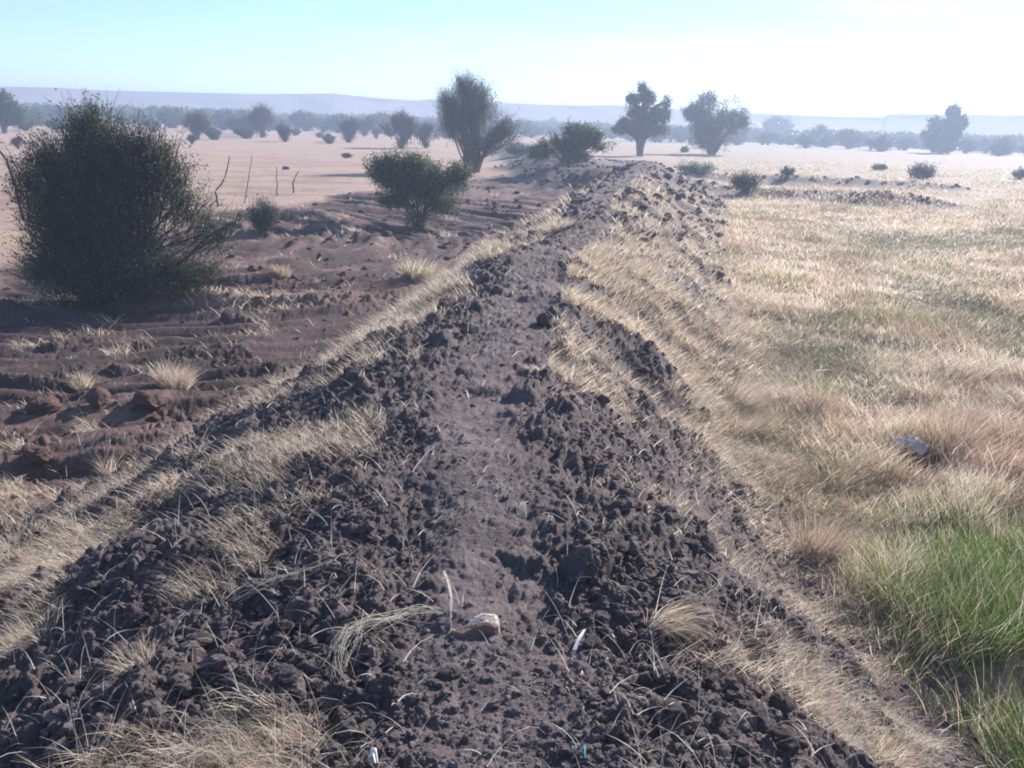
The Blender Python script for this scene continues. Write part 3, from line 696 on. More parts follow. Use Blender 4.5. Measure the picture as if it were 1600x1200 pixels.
# 3: tall feathery tree behind it
x, y = at(738, 270, 0.0)
sp = [(-5, 85, 32, 36), (-28, 90, 28, 28), (18, 80, 28, 30), (-10, 122, 26, 18), (30, 60, 24, 20), (-35, 65, 20, 16), (50, 55, 22, 14), (10, 110, 26, 20), (-20, 128, 12, 10), (-8, 45, 30, 20), (26, 42, 24, 18), (46, 70, 20, 18), (-40, 100, 18, 20)]
place_tree('acacia_tree', 'tall feathery grey-green tree on several thin trunks, crown above the hills', 'tree', x, y,
           make_tree(13, lob(x, y, sp), 3600, 15000, 0.05, 0.9, 4, 0.13, (0.10, 0.13, 0.085), (0.13, 0.12, 0.11), 0.10, 0.6, 0.9, 0.8, fine=0.007, keep=0.8))
# 4: low spreading bush right of it
x, y = at(885, 278, 0.0)
sp = [(0, 32, 34, 18), (35, 38, 26, 16), (-28, 24, 22, 16), (55, 30, 16, 10), (-48, 14, 18, 12), (12, 15, 26, 14), (10, 48, 28, 10)]
place_tree('thorn_bush', 'low wide spreading green bush on the spoil left of the end of the bank', 'bush', x, y,
           make_tree(14, lob(x, y, sp), 1500, 14000, 0.06, 0.6, 5, 0.06, (0.085, 0.11, 0.055), (0.08, 0.07, 0.06), 0.07, 0.3, 0.3, 0.8, fine=0.010))
# 5: upright tree with clear trunk
x, y = at(1000, 244, 0.0)
sp = [(0, 40, 28, 12), (-16, 60, 18, 14), (20, 60, 20, 16), (4, 84, 16, 12), (-2, 97, 9, 9), (-26, 44, 12, 10), (30, 78, 11, 12), (-33, 38, 10, 7), (-16, 80, 10, 9), (22, 38, 20, 10), (34, 60, 8, 12)]
place_tree('single_trunk_tree', 'upright tree with one bare dark trunk, standing straight beyond the end of the bank', 'tree', x, y,
           make_tree(15, lob(x, y, sp), 1500, 19000, 0.11, 0.7, 1, 0.40, (0.06, 0.08, 0.05), (0.07, 0.06, 0.055), 0.14, 0.2, 0.2, 0.1, fine=0.014, clear=0.0))
# 6: its wide neighbour
x, y = at(1112, 242, 0.0)
sp = [(0, 42, 40, 26), (-28, 60, 22, 18), (22, 58, 26, 20), (-8, 78, 20, 14), (18, 76, 16, 10), (38, 42, 16, 20), (-10, 20, 26, 20), (20, 22, 22, 20), (-38, 60, 12, 10)]
place_tree('broad_tree', 'broad drooping tree with foliage down to the grass, right of the single trunk tree', 'tree', x, y,
           make_tree(16, lob(x, y, sp), 1800, 20000, 0.11, 0.8, 3, 0.25, (0.075, 0.095, 0.06), (0.08, 0.07, 0.06), 0.16, 0.15, 0.4, 0.9, fine=0.018))
# 7: lone tree at right
x, y = at(1470, 240, 0.0); k7 = scale_at(x, y)
sp = [(0, 28, 24, 16), (14, 42, 15, 13), (-18, 36, 11, 11), (8, 55, 11, 7), (-24, 26, 9, 8), (0, 12, 22, 12), (-28, 46, 4, 6)]
place_tree('broad_tree', 'dense rounded tree standing alone in the belt on the far right', 'tree', x, y,
           make_tree(17, lob(x, y, sp), 900, 15000, 0.0018 * math.hypot(x, y), 1.0, 3, 0.25, (0.06, 0.085, 0.05), (0.07, 0.06, 0.05), 0.25, 0.2, 0.1, 0.5, fine=0.03))
# 8: tree cut by the left edge
x, y = at(8, 208, 0.0)
sp = [(0, 30, 22, 16), (-16, 38, 16, 12), (18, 22, 18, 10), (4, 44, 10, 6)]
place_tree('broad_tree', 'dark tree at the very left edge of the plain', 'tree', x, y,
           make_tree(18, lob(x, y, sp), 700, 12000, 0.0016 * math.hypot(x, y), 1.0, 3, 0.2, (0.06, 0.08, 0.045), (0.07, 0.06, 0.05), 0.2, 0.2, 0.2, 0.5, fine=0.03))

# mid distance shrubs on the plain: each its own place and look
def shrub_mesh(seed, kind, n=220):
    if kind == 'fan':      # bare fan of twigs on a narrow foot
        sp = [(0, 0, 1.35, .85, .8, .5), (-.5, 0, 1.15, .6, .5, .4), (.6, .1, 1.2, .6, .5, .4), (0, 0, .8, .6, .5, .4), (0.05, 0, .35, .3, .3, .3), (0.2, 0, 1.7, .6, .5, .3), (-.4, 0, 1.6, .4, .4, .25), (.5, 0, .7, .3, .3, .2)]
        return make_tree(seed, sp, int(n * 4), n * 10, 0.04, 0.6, 5, 0.05, (0.085, 0.09, 0.06), (0.11, 0.085, 0.08), 0.05, 0.8, 0.8, 0.2, fine=0.012)
    if kind == 'round':
        sp = [(0, 0, 1.0, .95, .9, .55), (-.6, 0, .9, .6, .6, .45), (.65, .1, .95, .6, .6, .45), (0.1, 0, 1.45, .6, .6, .35), (0, 0, .4, .6, .6, .35)]
        return make_tree(seed, sp, int(n * 2), n * 28, 0.085, 0.5, 4, 0.08, (0.065, 0.085, 0.05), (0.08, 0.07, 0.06), 0.09, 0.3, 0.1, 0.3, fine=0.015)
    if kind == 'flat':
        sp = [(0, 0, 1.25, 1.2, 1.0, .3), (-.9, 0, 1.1, .6, .6, .25), (.9, .1, 1.15, .6, .6, .25), (0, 0, 1.6, .8, .8, .25)]
        return make_tree(seed, sp, int(n * 2), n * 24, 0.09, 0.5, 3, 0.10, (0.07, 0.085, 0.05), (0.09, 0.075, 0.07), 0.09, 0.2, 0.2, 0.3, fine=0.018)
KINDS = {('fan', 0): shrub_mesh(31, 'fan'), ('fan', 1): shrub_mesh(32, 'fan'), ('round', 0): shrub_mesh(33, 'round'), ('round', 1): shrub_mesh(34, 'round'), ('flat', 0): shrub_mesh(35, 'flat'), ('flat', 1): shrub_mesh(36, 'flat')}
HT = {'fan': 2.25, 'round': 1.95, 'flat': 1.95}
MID = [ # px, base y, height px, kind, label
    (410, 214, 46, 'fan', 'vase shaped purple-grey shrub, biggest of the middle plain left of the feathery tree'),
    (445, 223, 28, 'fan', 'small sparse shrub just right of the vase shaped shrub'),
    (478, 205, 30, 'round', 'dark rounded shrub in the belt, right behind the small sparse shrub'),
    (545, 223, 38, 'fan', 'narrow footed shrub left of the shrub that hides behind the middle bush'),
    (528, 208, 28, 'round', 'dark shrub behind the narrow footed one'),
    (570, 213, 32, 'fan', 'loose grey shrub right of the narrow footed one'),
    (628, 233, 54, 'fan', 'tall fan shaped shrub rising behind the middle bush'),
    (368, 209, 24, 'fan', 'small upright shrub left of the vase shaped shrub'),
    (350, 203, 30, 'round', 'squat shrub above the pale ground at the right flank of the huge bush'),
    (392, 211, 30, 'fan', 'thin upright shrub touching the vase shaped shrub'),
    (308, 219, 38, 'fan', 'thin shrub showing beside the upper right of the huge bush'),
    (318, 205, 30, 'round', 'dark shrub over the upper right flank of the huge bush'),
    (272, 200, 30, 'round', 'dark shrub peeping over the top right of the huge bush'),
    (595, 208, 28, 'flat', 'flat topped shrub between the fan shaped shrub and the belt'),
    (665, 232, 38, 'fan', 'thin twiggy shrub between the fan shaped shrub and the feathery tree'),
    (700, 216, 30, 'round', 'shrub behind the lower left of the feathery tree'),
    (820, 214, 26, 'round', 'greyish shrub right of the feathery tree'),
    (862, 207, 22, 'round', 'dark bump of a shrub over the low wide bush'),
    (1212, 222, 34, 'flat', 'pale open crowned small tree right of the sandy knoll'),
    (1283, 229, 30, 'round', 'rounded shrub in the belt between the open crowned tree and the lone tree'),
    (1325, 232, 26, 'flat', 'wide low shrub in the belt right of the rounded one'),
    (60, 196, 24, 'round', 'dark shrub in the belt left of the huge bush'),
    (40, 205, 20, 'round', 'low shrub beside the tree at the very left edge')]
gm_ = np.random.default_rng(5)
for i, (px, py, hp, kd, lb) in enumerate(MID):
    x, y = at(px, py, 0.0); k = scale_at(x, y) * hp / HT[kd]
    place_tree('shrub', lb, 'shrub', x, y, KINDS[(kd, i % 2)], gm_.random() * 6.28, (k * 1.3, k * 1.3, k), 'scattered shrubs on the plain')
SPOT = [(300, 226), (335, 219), (420, 206), (462, 212), (505, 209), (515, 226), (588, 217), (610, 214), (655, 214), (240, 205), (110, 212), (88, 204), (28, 232), (560, 204), (648, 206), (384, 217)]
for i, (px, py) in enumerate(SPOT):
    x, y = at(px, py, 0.0); k = scale_at(x, y) * (13 + 9 * gm_.random()) / 2.2
    place_tree('scrub', 'tiny grey scrub dotted over the bare plain in front of the far belt', 'shrub', x, y, KINDS[(['fan', 'round'][i % 2], i % 2)], gm_.random() * 6.28, (k * 1.4, k * 1.4, k), 'tiny scrub on the bare plain')
# the belt: individual trees, then the far mass
BL = ['grey-green thorn tree in the long belt at the foot of the hills', 'low dark shrub in front of the long tree belt']
g = np.random.default_rng(77)
n_b = 0
for px in np.linspace(-250, 1850, 150):
    px = px + g.normal(0, 6)
    hy = 193 + (px - 800) * 0.0332                     # eye level there
    d0 = np.interp(px, [0, 500, 700, 1600], [215, 245, 250, 235]) * (0.85 + 0.35 * g.random())
    dd = camR @ Vector(((px - 800) / F, -(hy - 600) / F, -1)); a = math.atan2(dd.x, dd.y)
    x, y = d0 * math.sin(a), d0 * math.cos(a)
    kd = ['round', 'flat', 'round', 'round'][int(g.integers(4))]; h = (2.5 + 1.4 * g.random()) * (1.12 if g.random() < 0.15 else 1)
    s = h / HT[kd]
    place_tree('thorn_tree', BL[0], 'tree', x, y, KINDS[(kd, int(g.integers(2)))], g.random() * 6.28, (s * 1.3, s * 1.3, s), 'trees of the far belt')
def far_wood():
    g = np.random.default_rng(78); N = 3200
    a = np.radians(g.uniform(-46, 46, N)); d = np.interp(np.degrees(a), [-40, 0, 40], [262, 300, 285]) * (0.95 + 0.33 * g.random(N))
    x, y = d * np.sin(a), d * np.cos(a); hgt = 2.7 + 1.9 * fbm(x, y, 0.05, 401) + 0.9 * g.random(N); w = 2.2 + 1.8 * g.random(N)
    per = 46; dv = g.normal(size=(N, per, 3)); dv /= np.linalg.norm(dv, axis=2, keepdims=True); rho = g.random((N, per, 1)) ** 0.4
    P = dv * rho * np.stack([w, w, hgt * 0.55], -1)[:, None] + np.stack([x, y, hgt * 0.45], -1)[:, None]
    P = P.reshape(-1, 3); M = len(P); A = g.normal(size=(M, 3)); A /= np.linalg.norm(A, axis=1, keepdims=True); B = np.cross(A, g.normal(size=(M, 3))); B /= np.linalg.norm(B, axis=1, keepdims=True)
    s = (0.35 + 0.35 * g.random((M, 1))); V = np.stack([P - A * s, P + B * s * .6, P + A * s, P - B * s * .6], 1).reshape(-1, 3)
    V[:, 2] = np.maximum(V[:, 2], -0.3)
    c = np.repeat(np.repeat(np.array([[0.055, 0.075, 0.045]]) * (0.7 + 0.6 * g.random((N, 1))), per, 0), 4, 0)
    o = link('far_wood', mesh('far_wood', V, np.arange(M * 4).reshape(M, 4), c, M_LEAF)); tag(o, None, None, None, 'stuff')
far_wood()

# small plants
def small_plant(name, label, cat, px, py, wpx, hpx, col, seed, nt=260, nl=3600, bare=False, up=0.5):
    x, y = at(px, py); k = scale_at(x, y); w = wpx * k / 2; h = hpx * k
    sp = [(0, 0, h * .55, w * .8, w * .7, h * .42), (-w * .4, 0, h * .4, w * .5, w * .5, h * .35), (w * .45, 0, h * .42, w * .5, w * .5, h * .35)]
    place_tree(name, label, cat, x, y, make_tree(seed, sp, nt, nl, max(0.016, k * 1.3), h * 0.45, 4, 0.015 + k * .6, col, (0.1, 0.085, 0.07), w * .08, up, 0.3, 0.2, fine=max(0.003, k * .35)))
small_plant('leafy_seedling', 'small leafy bush with a dark foot on the scraped soil, right of the huge bush', 'bush', 412, 366, 48, 52, (0.085, 0.10, 0.06), 61, 300, 3600)
small_plant('dry_shrub', 'rounded brown-grey shrub in the meadow near the end of the bank', 'shrub', 1163, 300, 50, 30, (0.17, 0.15, 0.12), 62, 260, 2200)
small_plant('green_shrub', 'small green shrub above the dark patch in the meadow, left of the other two', 'shrub', 1230, 277, 24, 14, (0.15, 0.19, 0.12), 63, 120, 800)
small_plant('green_shrub', 'flat dark green shrub in the meadow between two others', 'shrub', 1373, 266, 26, 8, (0.12, 0.17, 0.10), 64, 120, 900)
small_plant('dry_shrub', 'grey hemispherical shrub in the meadow below the lone tree', 'shrub', 1438, 281, 42, 24, (0.17, 0.16, 0.14), 65, 220, 1800)
small_plant('dry_shrub', 'small grey shrub at the right edge of the meadow', 'shrub', 1592, 280, 24, 14, (0.17, 0.16, 0.14), 66, 120, 800)
small_plant('green_shrub', 'tiny green shrub in front of the broad drooping tree', 'shrub', 1070, 238, 14, 8, (0.10, 0.14, 0.07), 67, 80, 900)
small_plant('green_weeds', 'low green weeds along the spoil right of the end of the bank', 'plant', 1085, 270, 70, 14, (0.14, 0.18, 0.12), 68, 200, 1800)
small_plant('dark_scrub', 'dark scrub on the spoil behind the feathery tree', 'shrub', 815, 243, 60, 18, (0.10, 0.11, 0.08), 69, 200, 3000)
small_plant('dry_stump', 'small dark dead clump on the bare plain, the nearer one', 'clump', 541, 247, 16, 8, (0.08, 0.06, 0.05), 70, 60, 500)
small_plant('dry_stump', 'small dark dead clump on the bare plain, the farther one by the shrubs', 'clump', 500, 215, 12, 7, (0.08, 0.06, 0.05), 71, 60, 500)
small_plant('dry_stump', 'faint flat dead clump on the bare plain above the two forked sticks', 'clump', 447, 265, 12, 4, (0.12, 0.09, 0.08), 72, 50, 400)

# bare sticks
def stick(label, pts, base, rad_px=1.2, name='bare_stick'):
    """pts: photo-pixel offsets from the foot (dx, up)"""
    x, y = at(*base); k = scale_at(x, y); z = Hp(x, y)
    p = np.array([[dx * k, 0.1 * k * dx, u_ * k] for dx, u_ in pts]); p[0, 2] -= 0.1
    q = np.stack([np.interp(np.linspace(0, 1, 14), np.linspace(0, 1, len(p)), p[:, j]) for j in range(3)], -1)
    q[1:-1] += rng.normal(0, 0.4 * k, (12, 3))
    V, Fc = tubes([q], [np.linspace(rad_px, rad_px * 0.45, 14) * k], 6)
    o = link(name, mesh(name, V, Fc, None, M_BARK, True), None, (x, y, z)); tag(o, label, 'stick', 'bare sticks at the edge of the scraped field')
stick('crooked bare stick leaning right, nearest the huge bush', [(0, 0), (-3, 22), (6, 30), (14, 46), (20, 72)], (341, 322), 1.5)
stick('thin pale leaning stick, second from the huge bush', [(0, 0), (4, 20), (10, 45), (14, 70)], (382, 318), 0.8)
stick('straight thin upright stick standing alone', [(0, 0), (0.5, 20), (1, 42)], (433, 306), 1.0)
stick('forked stick bending right, farthest from the huge bush', [(0, 0), (0, 14), (5, 26), (10, 34)], (458, 302), 1.2)
stick('long curved dark branch arching from the left edge beside the huge bush', [(0, 0), (-6, 50), (-16, 85), (-36, 112), (-60, 125)], (38, 345), 2.2, 'curved_branch')

# ------------------------------------------------------------------ TUFTS that stand out
def tuft(name, label, px, py, wpx, hpx, cols, n, kx=0.0, ky=-0.3, spread=1.0, width=0.003, curl=0.9, seed=0, group=None, fall=1.0):
    x, y = at(px, py); k = scale_at(x, y); g = np.random.default_rng(900 + seed); w = wpx * k / 2; h = hpx * k
    a = g.random(n) * 6.28; q = np.sqrt(g.random(n)); rx, ry = np.cos(a) * q * w * 0.55, np.sin(a) * q * w * 0.45
    P = np.stack([rx, ry, H(x + rx, y + ry, False) - H(np.array([x]), np.array([y]), False)], -1); P[:, 2] -= 0.01
    ln = np.stack([np.cos(a) * q * spread + kx, np.sin(a) * q * spread + ky], -1) + g.normal(0, 0.5, (n, 2)); ln *= fall; n_ = n
    cc = np.array(cols)[g.integers(len(cols), size=n)] * (0.7 + 0.55 * g.random((n, 1)))
    V, Fc, c = blades(P, h * (0.25 + 1.0 * g.random(n)), ln, np.maximum(width, k * 0.8) * (0.6 + 0.8 * g.random(n)), cc, 5, curl, g)
    o = link(name, mesh(name, V, Fc, c, M_GRASS), None, (x, y, float(H(np.array([x]), np.array([y]), False)[0]))); tag(o, label, 'grass tuft', group); return o
S3 = [STRAW, STRAW, PALE, BROWN]
tuft('grass_tuft', 'arching dry tuft spilling down the lower right slope, beside the path', 1030, 985, 90, 120, S3, 340, 1.7, -1.3, 1.2, 0.0024, 1.2, 1)
tuft('grass_tuft', 'small dry tussock on the dirt of the left slope, standing alone', 405, 890, 66, 40, S3, 130, 0.2, 0.3, 1.5, 0.0022, 0.9, 2)
tuft('grass_tuft', 'round mop of dry grass over a red lump in the scraped field', 272, 600, 84, 42, S3, 900, 0.3, 0.2, 1.2, 0.006, 0.8, 3)
tuft('grass_tuft', 'small bright tussock left of the mop of dry grass', 130, 605, 44, 24, S3, 350, 0, 0, 1.2, 0.006, 0.8, 4)
tuft('grass_tuft', 'yellow tussock in the scraped field right of the huge bush foot', 440, 428, 44, 16, [STRAW, BROWN], 420, 0, 0, 1.2, 0.008, 0.6, 5)
tuft('grass_tuft', 'wide tawny mound of grass between the left slope and the scraped field', 655, 435, 96, 34, [STRAW, STRAW, OLIVE, PALE], 1500, 0.6, 0, 1.2, 0.008, 0.7, 6)
tuft('grass_tuft', 'tan tussock high on the left toe of the bank, farther than the tawny mound', 870, 365, 60, 26, S3, 900, 0.2, 0, 1.2, 0.009, 0.6, 7)
tuft('grass_tuft', 'dark reddish brown clump standing behind the plastic bag', 1475, 712, 110, 80, [BROWN, BROWN * 0.8, STRAW * 0.8, STRAW], 750, 0.1, 0.1, 0.8, 0.005, 0.3, 8)
tuft('grass_tuft', 'dark brown bent clump at the meadow edge, by the foot of the bank', 1280, 870, 120, 75, [BROWN, BROWN * 0.85, STRAW * 0.8, STRAW], 750, 0.7, 0.3, 0.8, 0.004, 0.4, 9)
tuft('grass_tuft', 'wind swept brown clump leaning right beside the shaded clod', 1150, 640, 80, 62, [BROWN, STRAW, PALE], 900, 1.4, 0.4, 0.7, 0.005, 0.5, 10)
tuft('grass_tuft', 'lower wind swept clump just below its leaning neighbour', 1165, 685, 80, 52, [BROWN, STRAW, PALE], 900, 1.4, 0.5, 0.7, 0.005, 0.5, 11)
tuft('grass_tuft', 'upright yellow-green blades standing out of the straw in the meadow', 1278, 640, 18, 70, [OLIVE, STRAW, np.array([0.36, 0.36, 0.15])], 60, 0.25, 0, 0.3, 0.005, 0.2, 12)
tuft('grass_tuft', 'yellow-green upright blades in the middle of the meadow', 1465, 625, 26, 42, [OLIVE, STRAW, np.array([0.40, 0.38, 0.17])], 60, 0.0, 0, 0.4, 0.006, 0.2, 13)
tuft('grass_tuft', 'fan of dry stalks at the bottom edge, near the green grass', 1385, 1195, 120, 70, S3, 420, 0.8, -0.3, 1.0, 0.003, 0.8, 14)
tuft('grass_tuft', 'flat straw clump at the bottom left corner region, paler than the soil', 215, 1040, 120, 50, S3, 260, -1.2, 0.2, 1.8, 0.0022, 1.1, 15)
tuft('grass_tuft', 'tangled dry tuft at the left edge of the lower slope', 45, 1010, 150, 60, S3, 380, -1.2, 0.0, 1.8, 0.0022, 1.1, 16)
tuft('grass_tuft', 'pale straggling tuft at the far left beside the mat', 40, 850, 130, 50, S3, 380, 0.5, -0.4, 1.8, 0.003, 1.1, 17)
tuft('grass_tuft', 'small fresh green tuft by fallen straw at the edge of the tall green grass', 1400, 1045, 50, 34, [GREEN, OLIVE, PALE], 90, 0.2, -0.2, 1.2, 0.003, 1.0, 18)
tuft('grass_tuft', 'blond tuft lying over the path edge, bent to the left', 845, 585, 70, 30, [PALE, STRAW], 140, -1.6, 0.2, 0.7, 0.004, 1.0, 19)
tuft('grass_tuft', 'spiky pale tuft among clods, left slope halfway up', 170, 500 + 240, 40, 40, S3, 160, 0.3, 0.1, 1.3, 0.004, 0.9, 20)

# the bleached arching straw bundle in the foreground
def stalk_bundle(name, label, stalks, cat='straw', width=2.2, colr=(0.76, 0.71, 0.60)):
    """stalks: lists of (px, py, lift in metres) along the ground"""
    g = np.random.default_rng(len(stalks)); paths = []; rad = []
    for st in stalks:
        pts = []
        for (px, py, l) in st:
            x, y = at(px, py); pts.append((x, y, float(H(np.array([x]), np.array([y]))[0]) + l + 0.004))
        p = np.array(pts); q = np.stack([np.interp(np.linspace(0, len(p) - 1, 12), np.arange(len(p)), p[:, j]) for j in range(3)], -1)
        ker = np.array([0.25, 0.5, 0.25]); q[1:-1] = (q[:-2] + 2 * q[1:-1] + q[2:]) / 4
        paths.append(q); rad.append(width * 0.5e-3 * np.linspace(1.2, 0.5, 12) * (0.7 + 0.6 * g.random()))
    V, Fc = tubes(paths, rad, 5)
    c = np.tile(np.array(colr), (len(V), 1)) * (0.75 + 0.4 * np.repeat(g.random(len(stalks)), 60)[:, None])
    org = V.mean(0); org[2] = V[:, 2].min(); o = link(name, mesh(name, V - org, Fc, c, M_GRASS, True), None, org); tag(o, label, cat); return o
gg = np.random.default_rng(42); ST = []
for i in range(16):
    j = lambda s: gg.normal(0, s)
    ST.append([(640 + j(22), 972 + j(7), .01), (600 + j(8), 985 + j(6), .03), (560 + j(8), 1000 + j(7), .045), (535 + j(7), 1020 + j(7), .05), (520 + j(6), 1045 + j(6), .045), (522 + j(8), 1072 + j(8), .025), (532 + j(9), 1092 + j(10), .005)][: int(gg.integers(4, 8))])
for i in range(12):
    ST.append([(560 + gg.normal(0, 18), 1000 + gg.normal(0, 8), .04), (545 + gg.normal(0, 14), 1030 + gg.normal(0, 8), .045), (535 + gg.normal(0, 16), 1065 + gg.normal(0, 10), .01)])
for i in range(12):
    ST.append([(690 + gg.normal(0, 12), 970 + gg.normal(0, 6), .01), (640 + gg.normal(0, 12), 965 + gg.normal(0, 8), .02), (585 + gg.normal(0, 12), 990 + gg.normal(0, 8), .02), (520 + gg.normal(0, 10), 995 + gg.normal(0, 6), .01)])
stalk_bundle('straw_bundle', 'bleached bundle of arching straw in the foreground, curling left of the path', ST, 'straw', 1.7)
ST = []
for i in range(7):
    ST.append([(365 + gg.normal(0, 6), 945 + gg.normal(0, 4), .01), (420 + gg.normal(0, 4), 930 + gg.normal(0, 4), .02), (470 + gg.normal(0, 4), 915 + gg.normal(0, 4), .03), (520 + gg.normal(0, 4), 887 + gg.normal(0, 5), .02)])
stalk_bundle('straw_bundle', 'long pale stalks lying up the left slope, above the bleached bundle', ST, 'straw', 1.7)
ST = []
for i in range(9):
    b = 815 + gg.normal(0, 6); ST.append([(b, 812, .0), (b + gg.normal(0, 4), 800, .03), (b + gg.normal(0, 9), 795 + gg.normal(0, 5), .02)])
for i in range(5): ST.append([(858 + gg.normal(0, 4), 835, .0), (860 + gg.normal(0, 6), 820, .03), (866 + gg.normal(0, 12), 826 + gg.normal(0, 6), .01)])
stalk_bundle('straw_bundle', 'two tiny white broken tufts on the path in mid slope', ST, 'straw', 3.0, (0.75, 0.72, 0.62))

# ------------------------------------------------------------------ small finds on the path
def ribbon(pts, widths, thick, name, label, cat, mat, group=None):
    """pts: (px,py,lift) spine; a slightly cupped strip with real thickness"""
    P = []
    for px, py, l in pts:
        x, y = at(px, py); P.append((x, y, float(H(np.array([x]), np.array([y]))[0]) + l))
    P = np.array(P); n = 16; q = np.stack([np.interp(np.linspace(0, len(P) - 1, n), np.arange(len(P)), P[:, j]) for j in range(3)], -1)
    w = np.interp(np.linspace(0, 1, n), np.linspace(0, 1, len(widths)), widths)
    T = np.gradient(q, axis=0); T /= np.linalg.norm(T, axis=1, keepdims=True); S = np.cross(T, [0, 0, 1.0]); S /= np.linalg.norm(S, axis=1, keepdims=True); N = np.cross(S, T)
    prof = [(-1, .25, 1), (-.5, .05, 1), (0, -.05, 1), (.5, .05, 1), (1, .25, 1), (1, .25, -1), (.5, .05, -1), (0, -.05, -1), (-.5, .05, -1), (-1, .25, -1)]
    V = np.stack([q + S * (w * a / 2)[:, None] + N * (w * b * 0.6 + thick * c / 2)[:, None] for a, b, c in prof], 1)
    k = len(prof); idx = np.arange(n * k).reshape(n, k); nx = np.roll(idx, -1, 1); Fc = np.stack([idx[:-1], nx[:-1], nx[1:], idx[1:]], -1).reshape(-1, 4)
    V = V.reshape(-1, 3); org = V.mean(0); o = link(name, mesh(name, V - org, Fc, None, mat, True), None, org); tag(o, label, cat, group); return o
M_HUSK = mat_plain('husk', (0.68, 0.64, 0.56), 0.6, (0.42, 0.37, 0.30), 60, 0.2, 0.4, 0.25)
M_BONE = mat_plain('white_chip', (0.85, 0.85, 0.84), 0.4, (0.75, 0.74, 0.7), 60, 0.1, 0.5)
ribbon([(693, 916, .045), (700, 934, .06), (705, 955, .04), (706, 977, .012)], [.008, .010, .008, .003], .0012, 'dry_husk', 'long white dry husk standing curled on the path above the flat stone', 'husk', M_HUSK)
ribbon([(897, 1021, .006), (904, 1010, .02), (913, 998, .03)], [.012, .011, .007], .003, 'white_chip', 'small white sliver leaning against a round clod right of the flat stone', 'chip', M_BONE)
ribbon([(1357, 1010, .03), (1359, 1018, .02), (1362, 1028, .005)], [.012, .012, .005], .002, 'dry_husk', 'tiny white husk by the edge of the tall green grass', 'husk', M_HUSK)
ribbon([(580, 1199, .01), (584, 1194, .02), (588, 1200, .01)], [.012, .014, .01], .002, 'white_chip', 'white scrap cut by the bottom edge below the straw bundle', 'scrap', M_BONE)
ribbon([(892, 600, .02), (896, 585, .07), (903, 572, .06)], [.025, .02, .01], .003, 'dry_husk', 'pale dry leaf standing on the crest right of the blond tuft', 'husk', M_HUSK)
ribbon([(1272, 604, .20), (1290, 602, .20), (1308, 604, .20)], [.02, .02, .012], .01, 'pale_stick', 'short bleached stick lying on the meadow straw', 'stick', M_HUSK)

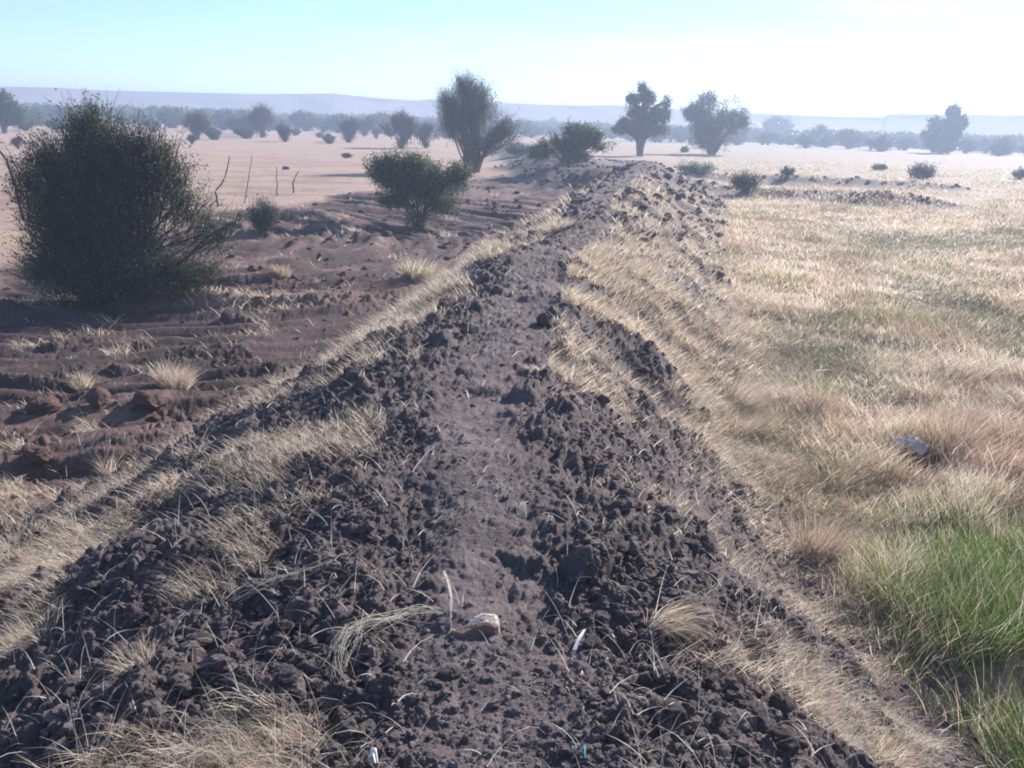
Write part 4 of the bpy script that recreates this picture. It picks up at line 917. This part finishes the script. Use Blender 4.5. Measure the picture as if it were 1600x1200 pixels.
def flat_stone():
    x, y = at(752, 988); g = np.random.default_rng(3)
    out = [(-.085, -.028), (-.05, -.006), (-.03, .03), (0, .048), (.03, .050), (.052, .046), (.060, .02), (.055, -.006), (.045, -.018), (.01, -.010), (-.02, -.022), (-.06, -.036)]
    n = len(out); out = [(a * 1.0, b * 1.05) for a, b in out]
    top = np.array([(a, b, 0.030 + 0.10 * b - 0.10 * abs(a)) for a, b in out])
    top[0, 2] = .012; top[1, 2] = .018; top[11, 2] = .010
    bot = top * np.array([1.04, 1.04, 0]) + np.array([0, -.006, -.015]); inner = top * np.array([.6, .6, 1]) + np.array([0.008, .006, .006]); cen = inner.mean(0, keepdims=True) + [[0, 0, .002]]
    V = np.concatenate([bot, top, inner, cen]); V[:, :2] += g.normal(0, .0012, (len(V), 2))
    Fc = []
    for i in range(n):
        j = (i + 1) % n; Fc += [(i, j, n + j, n + i), (n + i, n + j, 2 * n + j, 2 * n + i)]
    tri = [(2 * n + i, 2 * n + (i + 1) % n, 3 * n) for i in range(n)]
    me = bpy.data.meshes.new('flat_stone'); me.from_pydata([tuple(v) for v in V], [], Fc + tri); me.update()
    m, nn, o = new_mat('crusted_stone')
    t = nn.nodes.new('ShaderNodeTexCoord'); z = nn.nodes.new('ShaderNodeTexNoise'); z.inputs['Scale'].default_value = 60; z.inputs['Detail'].default_value = 8
    vo = nn.nodes.new('ShaderNodeTexVoronoi'); vo.feature = 'DISTANCE_TO_EDGE'; vo.inputs['Scale'].default_value = 45
    r = nn.nodes.new('ShaderNodeValToRGB'); r.color_ramp.elements[0].position = 0.02; r.color_ramp.elements[0].color = (0.17, 0.13, 0.11, 1); r.color_ramp.elements[1].position = 0.10; r.color_ramp.elements[1].color = (0.43, 0.39, 0.35, 1)
    side = nn.nodes.new('ShaderNodeSeparateXYZ'); nn.links.new(t.outputs['Object'], side.inputs[0])
    ad = nn.nodes.new('ShaderNodeMath'); ad.operation = 'ADD'; mu = nn.nodes.new('ShaderNodeMath'); mu.operation = 'MULTIPLY_ADD'; mu.inputs[1].default_value = 0.03; mu.inputs[2].default_value = -0.016
    nn.links.new(z.outputs['Fac'], mu.inputs[0]); nn.links.new(side.outputs['Y'], ad.inputs[0]); nn.links.new(mu.outputs[0], ad.inputs[1])
    mr = nn.nodes.new('ShaderNodeMapRange'); mr.inputs['From Min'].default_value = -0.006; mr.inputs['From Max'].default_value = 0.004; nn.links.new(ad.outputs[0], mr.inputs['Value'])
    mxx = nn.nodes.new('ShaderNodeMixRGB'); mxx.inputs['Color1'].default_value = (0.19, 0.115, 0.09, 1); nn.links.new(mr.outputs[0], mxx.inputs['Fac']); nn.links.new(r.outputs['Color'], mxx.inputs['Color2'])
    nn.links.new(t.outputs['Object'], vo.inputs['Vector']); nn.links.new(vo.outputs['Distance'], r.inputs['Fac']); nn.links.new(t.outputs['Object'], z.inputs['Vector'])
    p = nn.nodes.new('ShaderNodeBsdfPrincipled'); p.inputs['Roughness'].default_value = 0.85; nn.links.new(mxx.outputs[0], p.inputs['Base Color'])
    b = nn.nodes.new('ShaderNodeBump'); b.inputs['Strength'].default_value = .8; b.inputs['Distance'].default_value = .004; nn.links.new(z.outputs['Fac'], b.inputs['Height']); nn.links.new(b.outputs[0], p.inputs['Normal'])
    nn.links.new(p.outputs[0], o.inputs['Surface']); me.materials.append(m)
    ob = link('flat_stone', me, None, (x, y, Hp(x, y) + .002)); tag(ob, 'pale crusted flat stone with a reddish broken edge on the path', 'stone')
flat_stone()

def crumpled(name, label, px, py, w, d, h, mat, cat, seed, lift=0.0, rz=0.0):
    x, y = at(px, py); n = 34; g = np.linspace(-1, 1, n); GX, GY = np.meshgrid(g, g)
    a, b = GX.ravel(), GY.ravel(); rr = np.sqrt(a * a + b * b) / 1.2
    z = np.clip(1 - rr ** 2, 0, 1) * 0.6 + 0.55 * np.abs(fbm(a, b, 2.2, seed, 3) - 0.5) * 2 + 0.25 * np.abs(vn(a * 5 + b * 3, b * 4, seed + 3) - .5)
    ex = 1 + 0.25 * (fbm(a, b, 1.5, seed + 5) - 0.5); V = np.stack([a * w / 2 * ex, b * d / 2 * (1 + 0.3 * (fbm(a, b, 1.7, seed + 6) - .5)), z * h], -1)
    V2 = V.copy(); V2[:, 2] -= 0.002
    idx = np.arange(n * n).reshape(n, n); Fc = np.stack([idx[:-1, :-1], idx[:-1, 1:], idx[1:, 1:], idx[1:, :-1]], -1).reshape(-1, 4)
    rim = np.concatenate([idx[0], idx[1:, -1], idx[-1, :-1][::-1], idx[1:-1, 0][::-1]]); rn = np.roll(rim, -1)
    side = np.stack([rim, rn, rn + n * n, rim + n * n], -1)
    me = mesh(name, np.concatenate([V, V2]), np.concatenate([Fc, Fc[:, ::-1] + n * n, side]), None, mat, False)
    o = link(name, me, None, (x, y, float(H(np.array([x]), np.array([y]), False)[0]) + lift)); o.rotation_euler = (0.15, 0.1, rz); tag(o, label, cat); return o
M_BAG = mat_plain('thin_plastic', (0.95, 0.92, 0.86), 0.5, (0.60, 0.59, 0.56), 22, 0.4, 0.3, 0.5)
crumpled('plastic_bag', 'crumpled silvery white plastic bag lying in the meadow straw', 1418, 722, 0.30, 0.22, 0.12, M_BAG, 'plastic bag', 701, 0.16, -0.6)
M_BLUE = mat_plain('blue_plastic', (0.05, 0.30, 0.40), 0.4, (0.03, 0.16, 0.22), 30, 0.3, 0.5)
ribbon([(892, 1182, .008), (902, 1186, .012), (912, 1184, .02), (914, 1193, .006)], [.004, .005, .006, .004], .001, 'blue_scrap', 'torn blue plastic thread at the bottom edge of the path', 'scrap', M_BLUE)
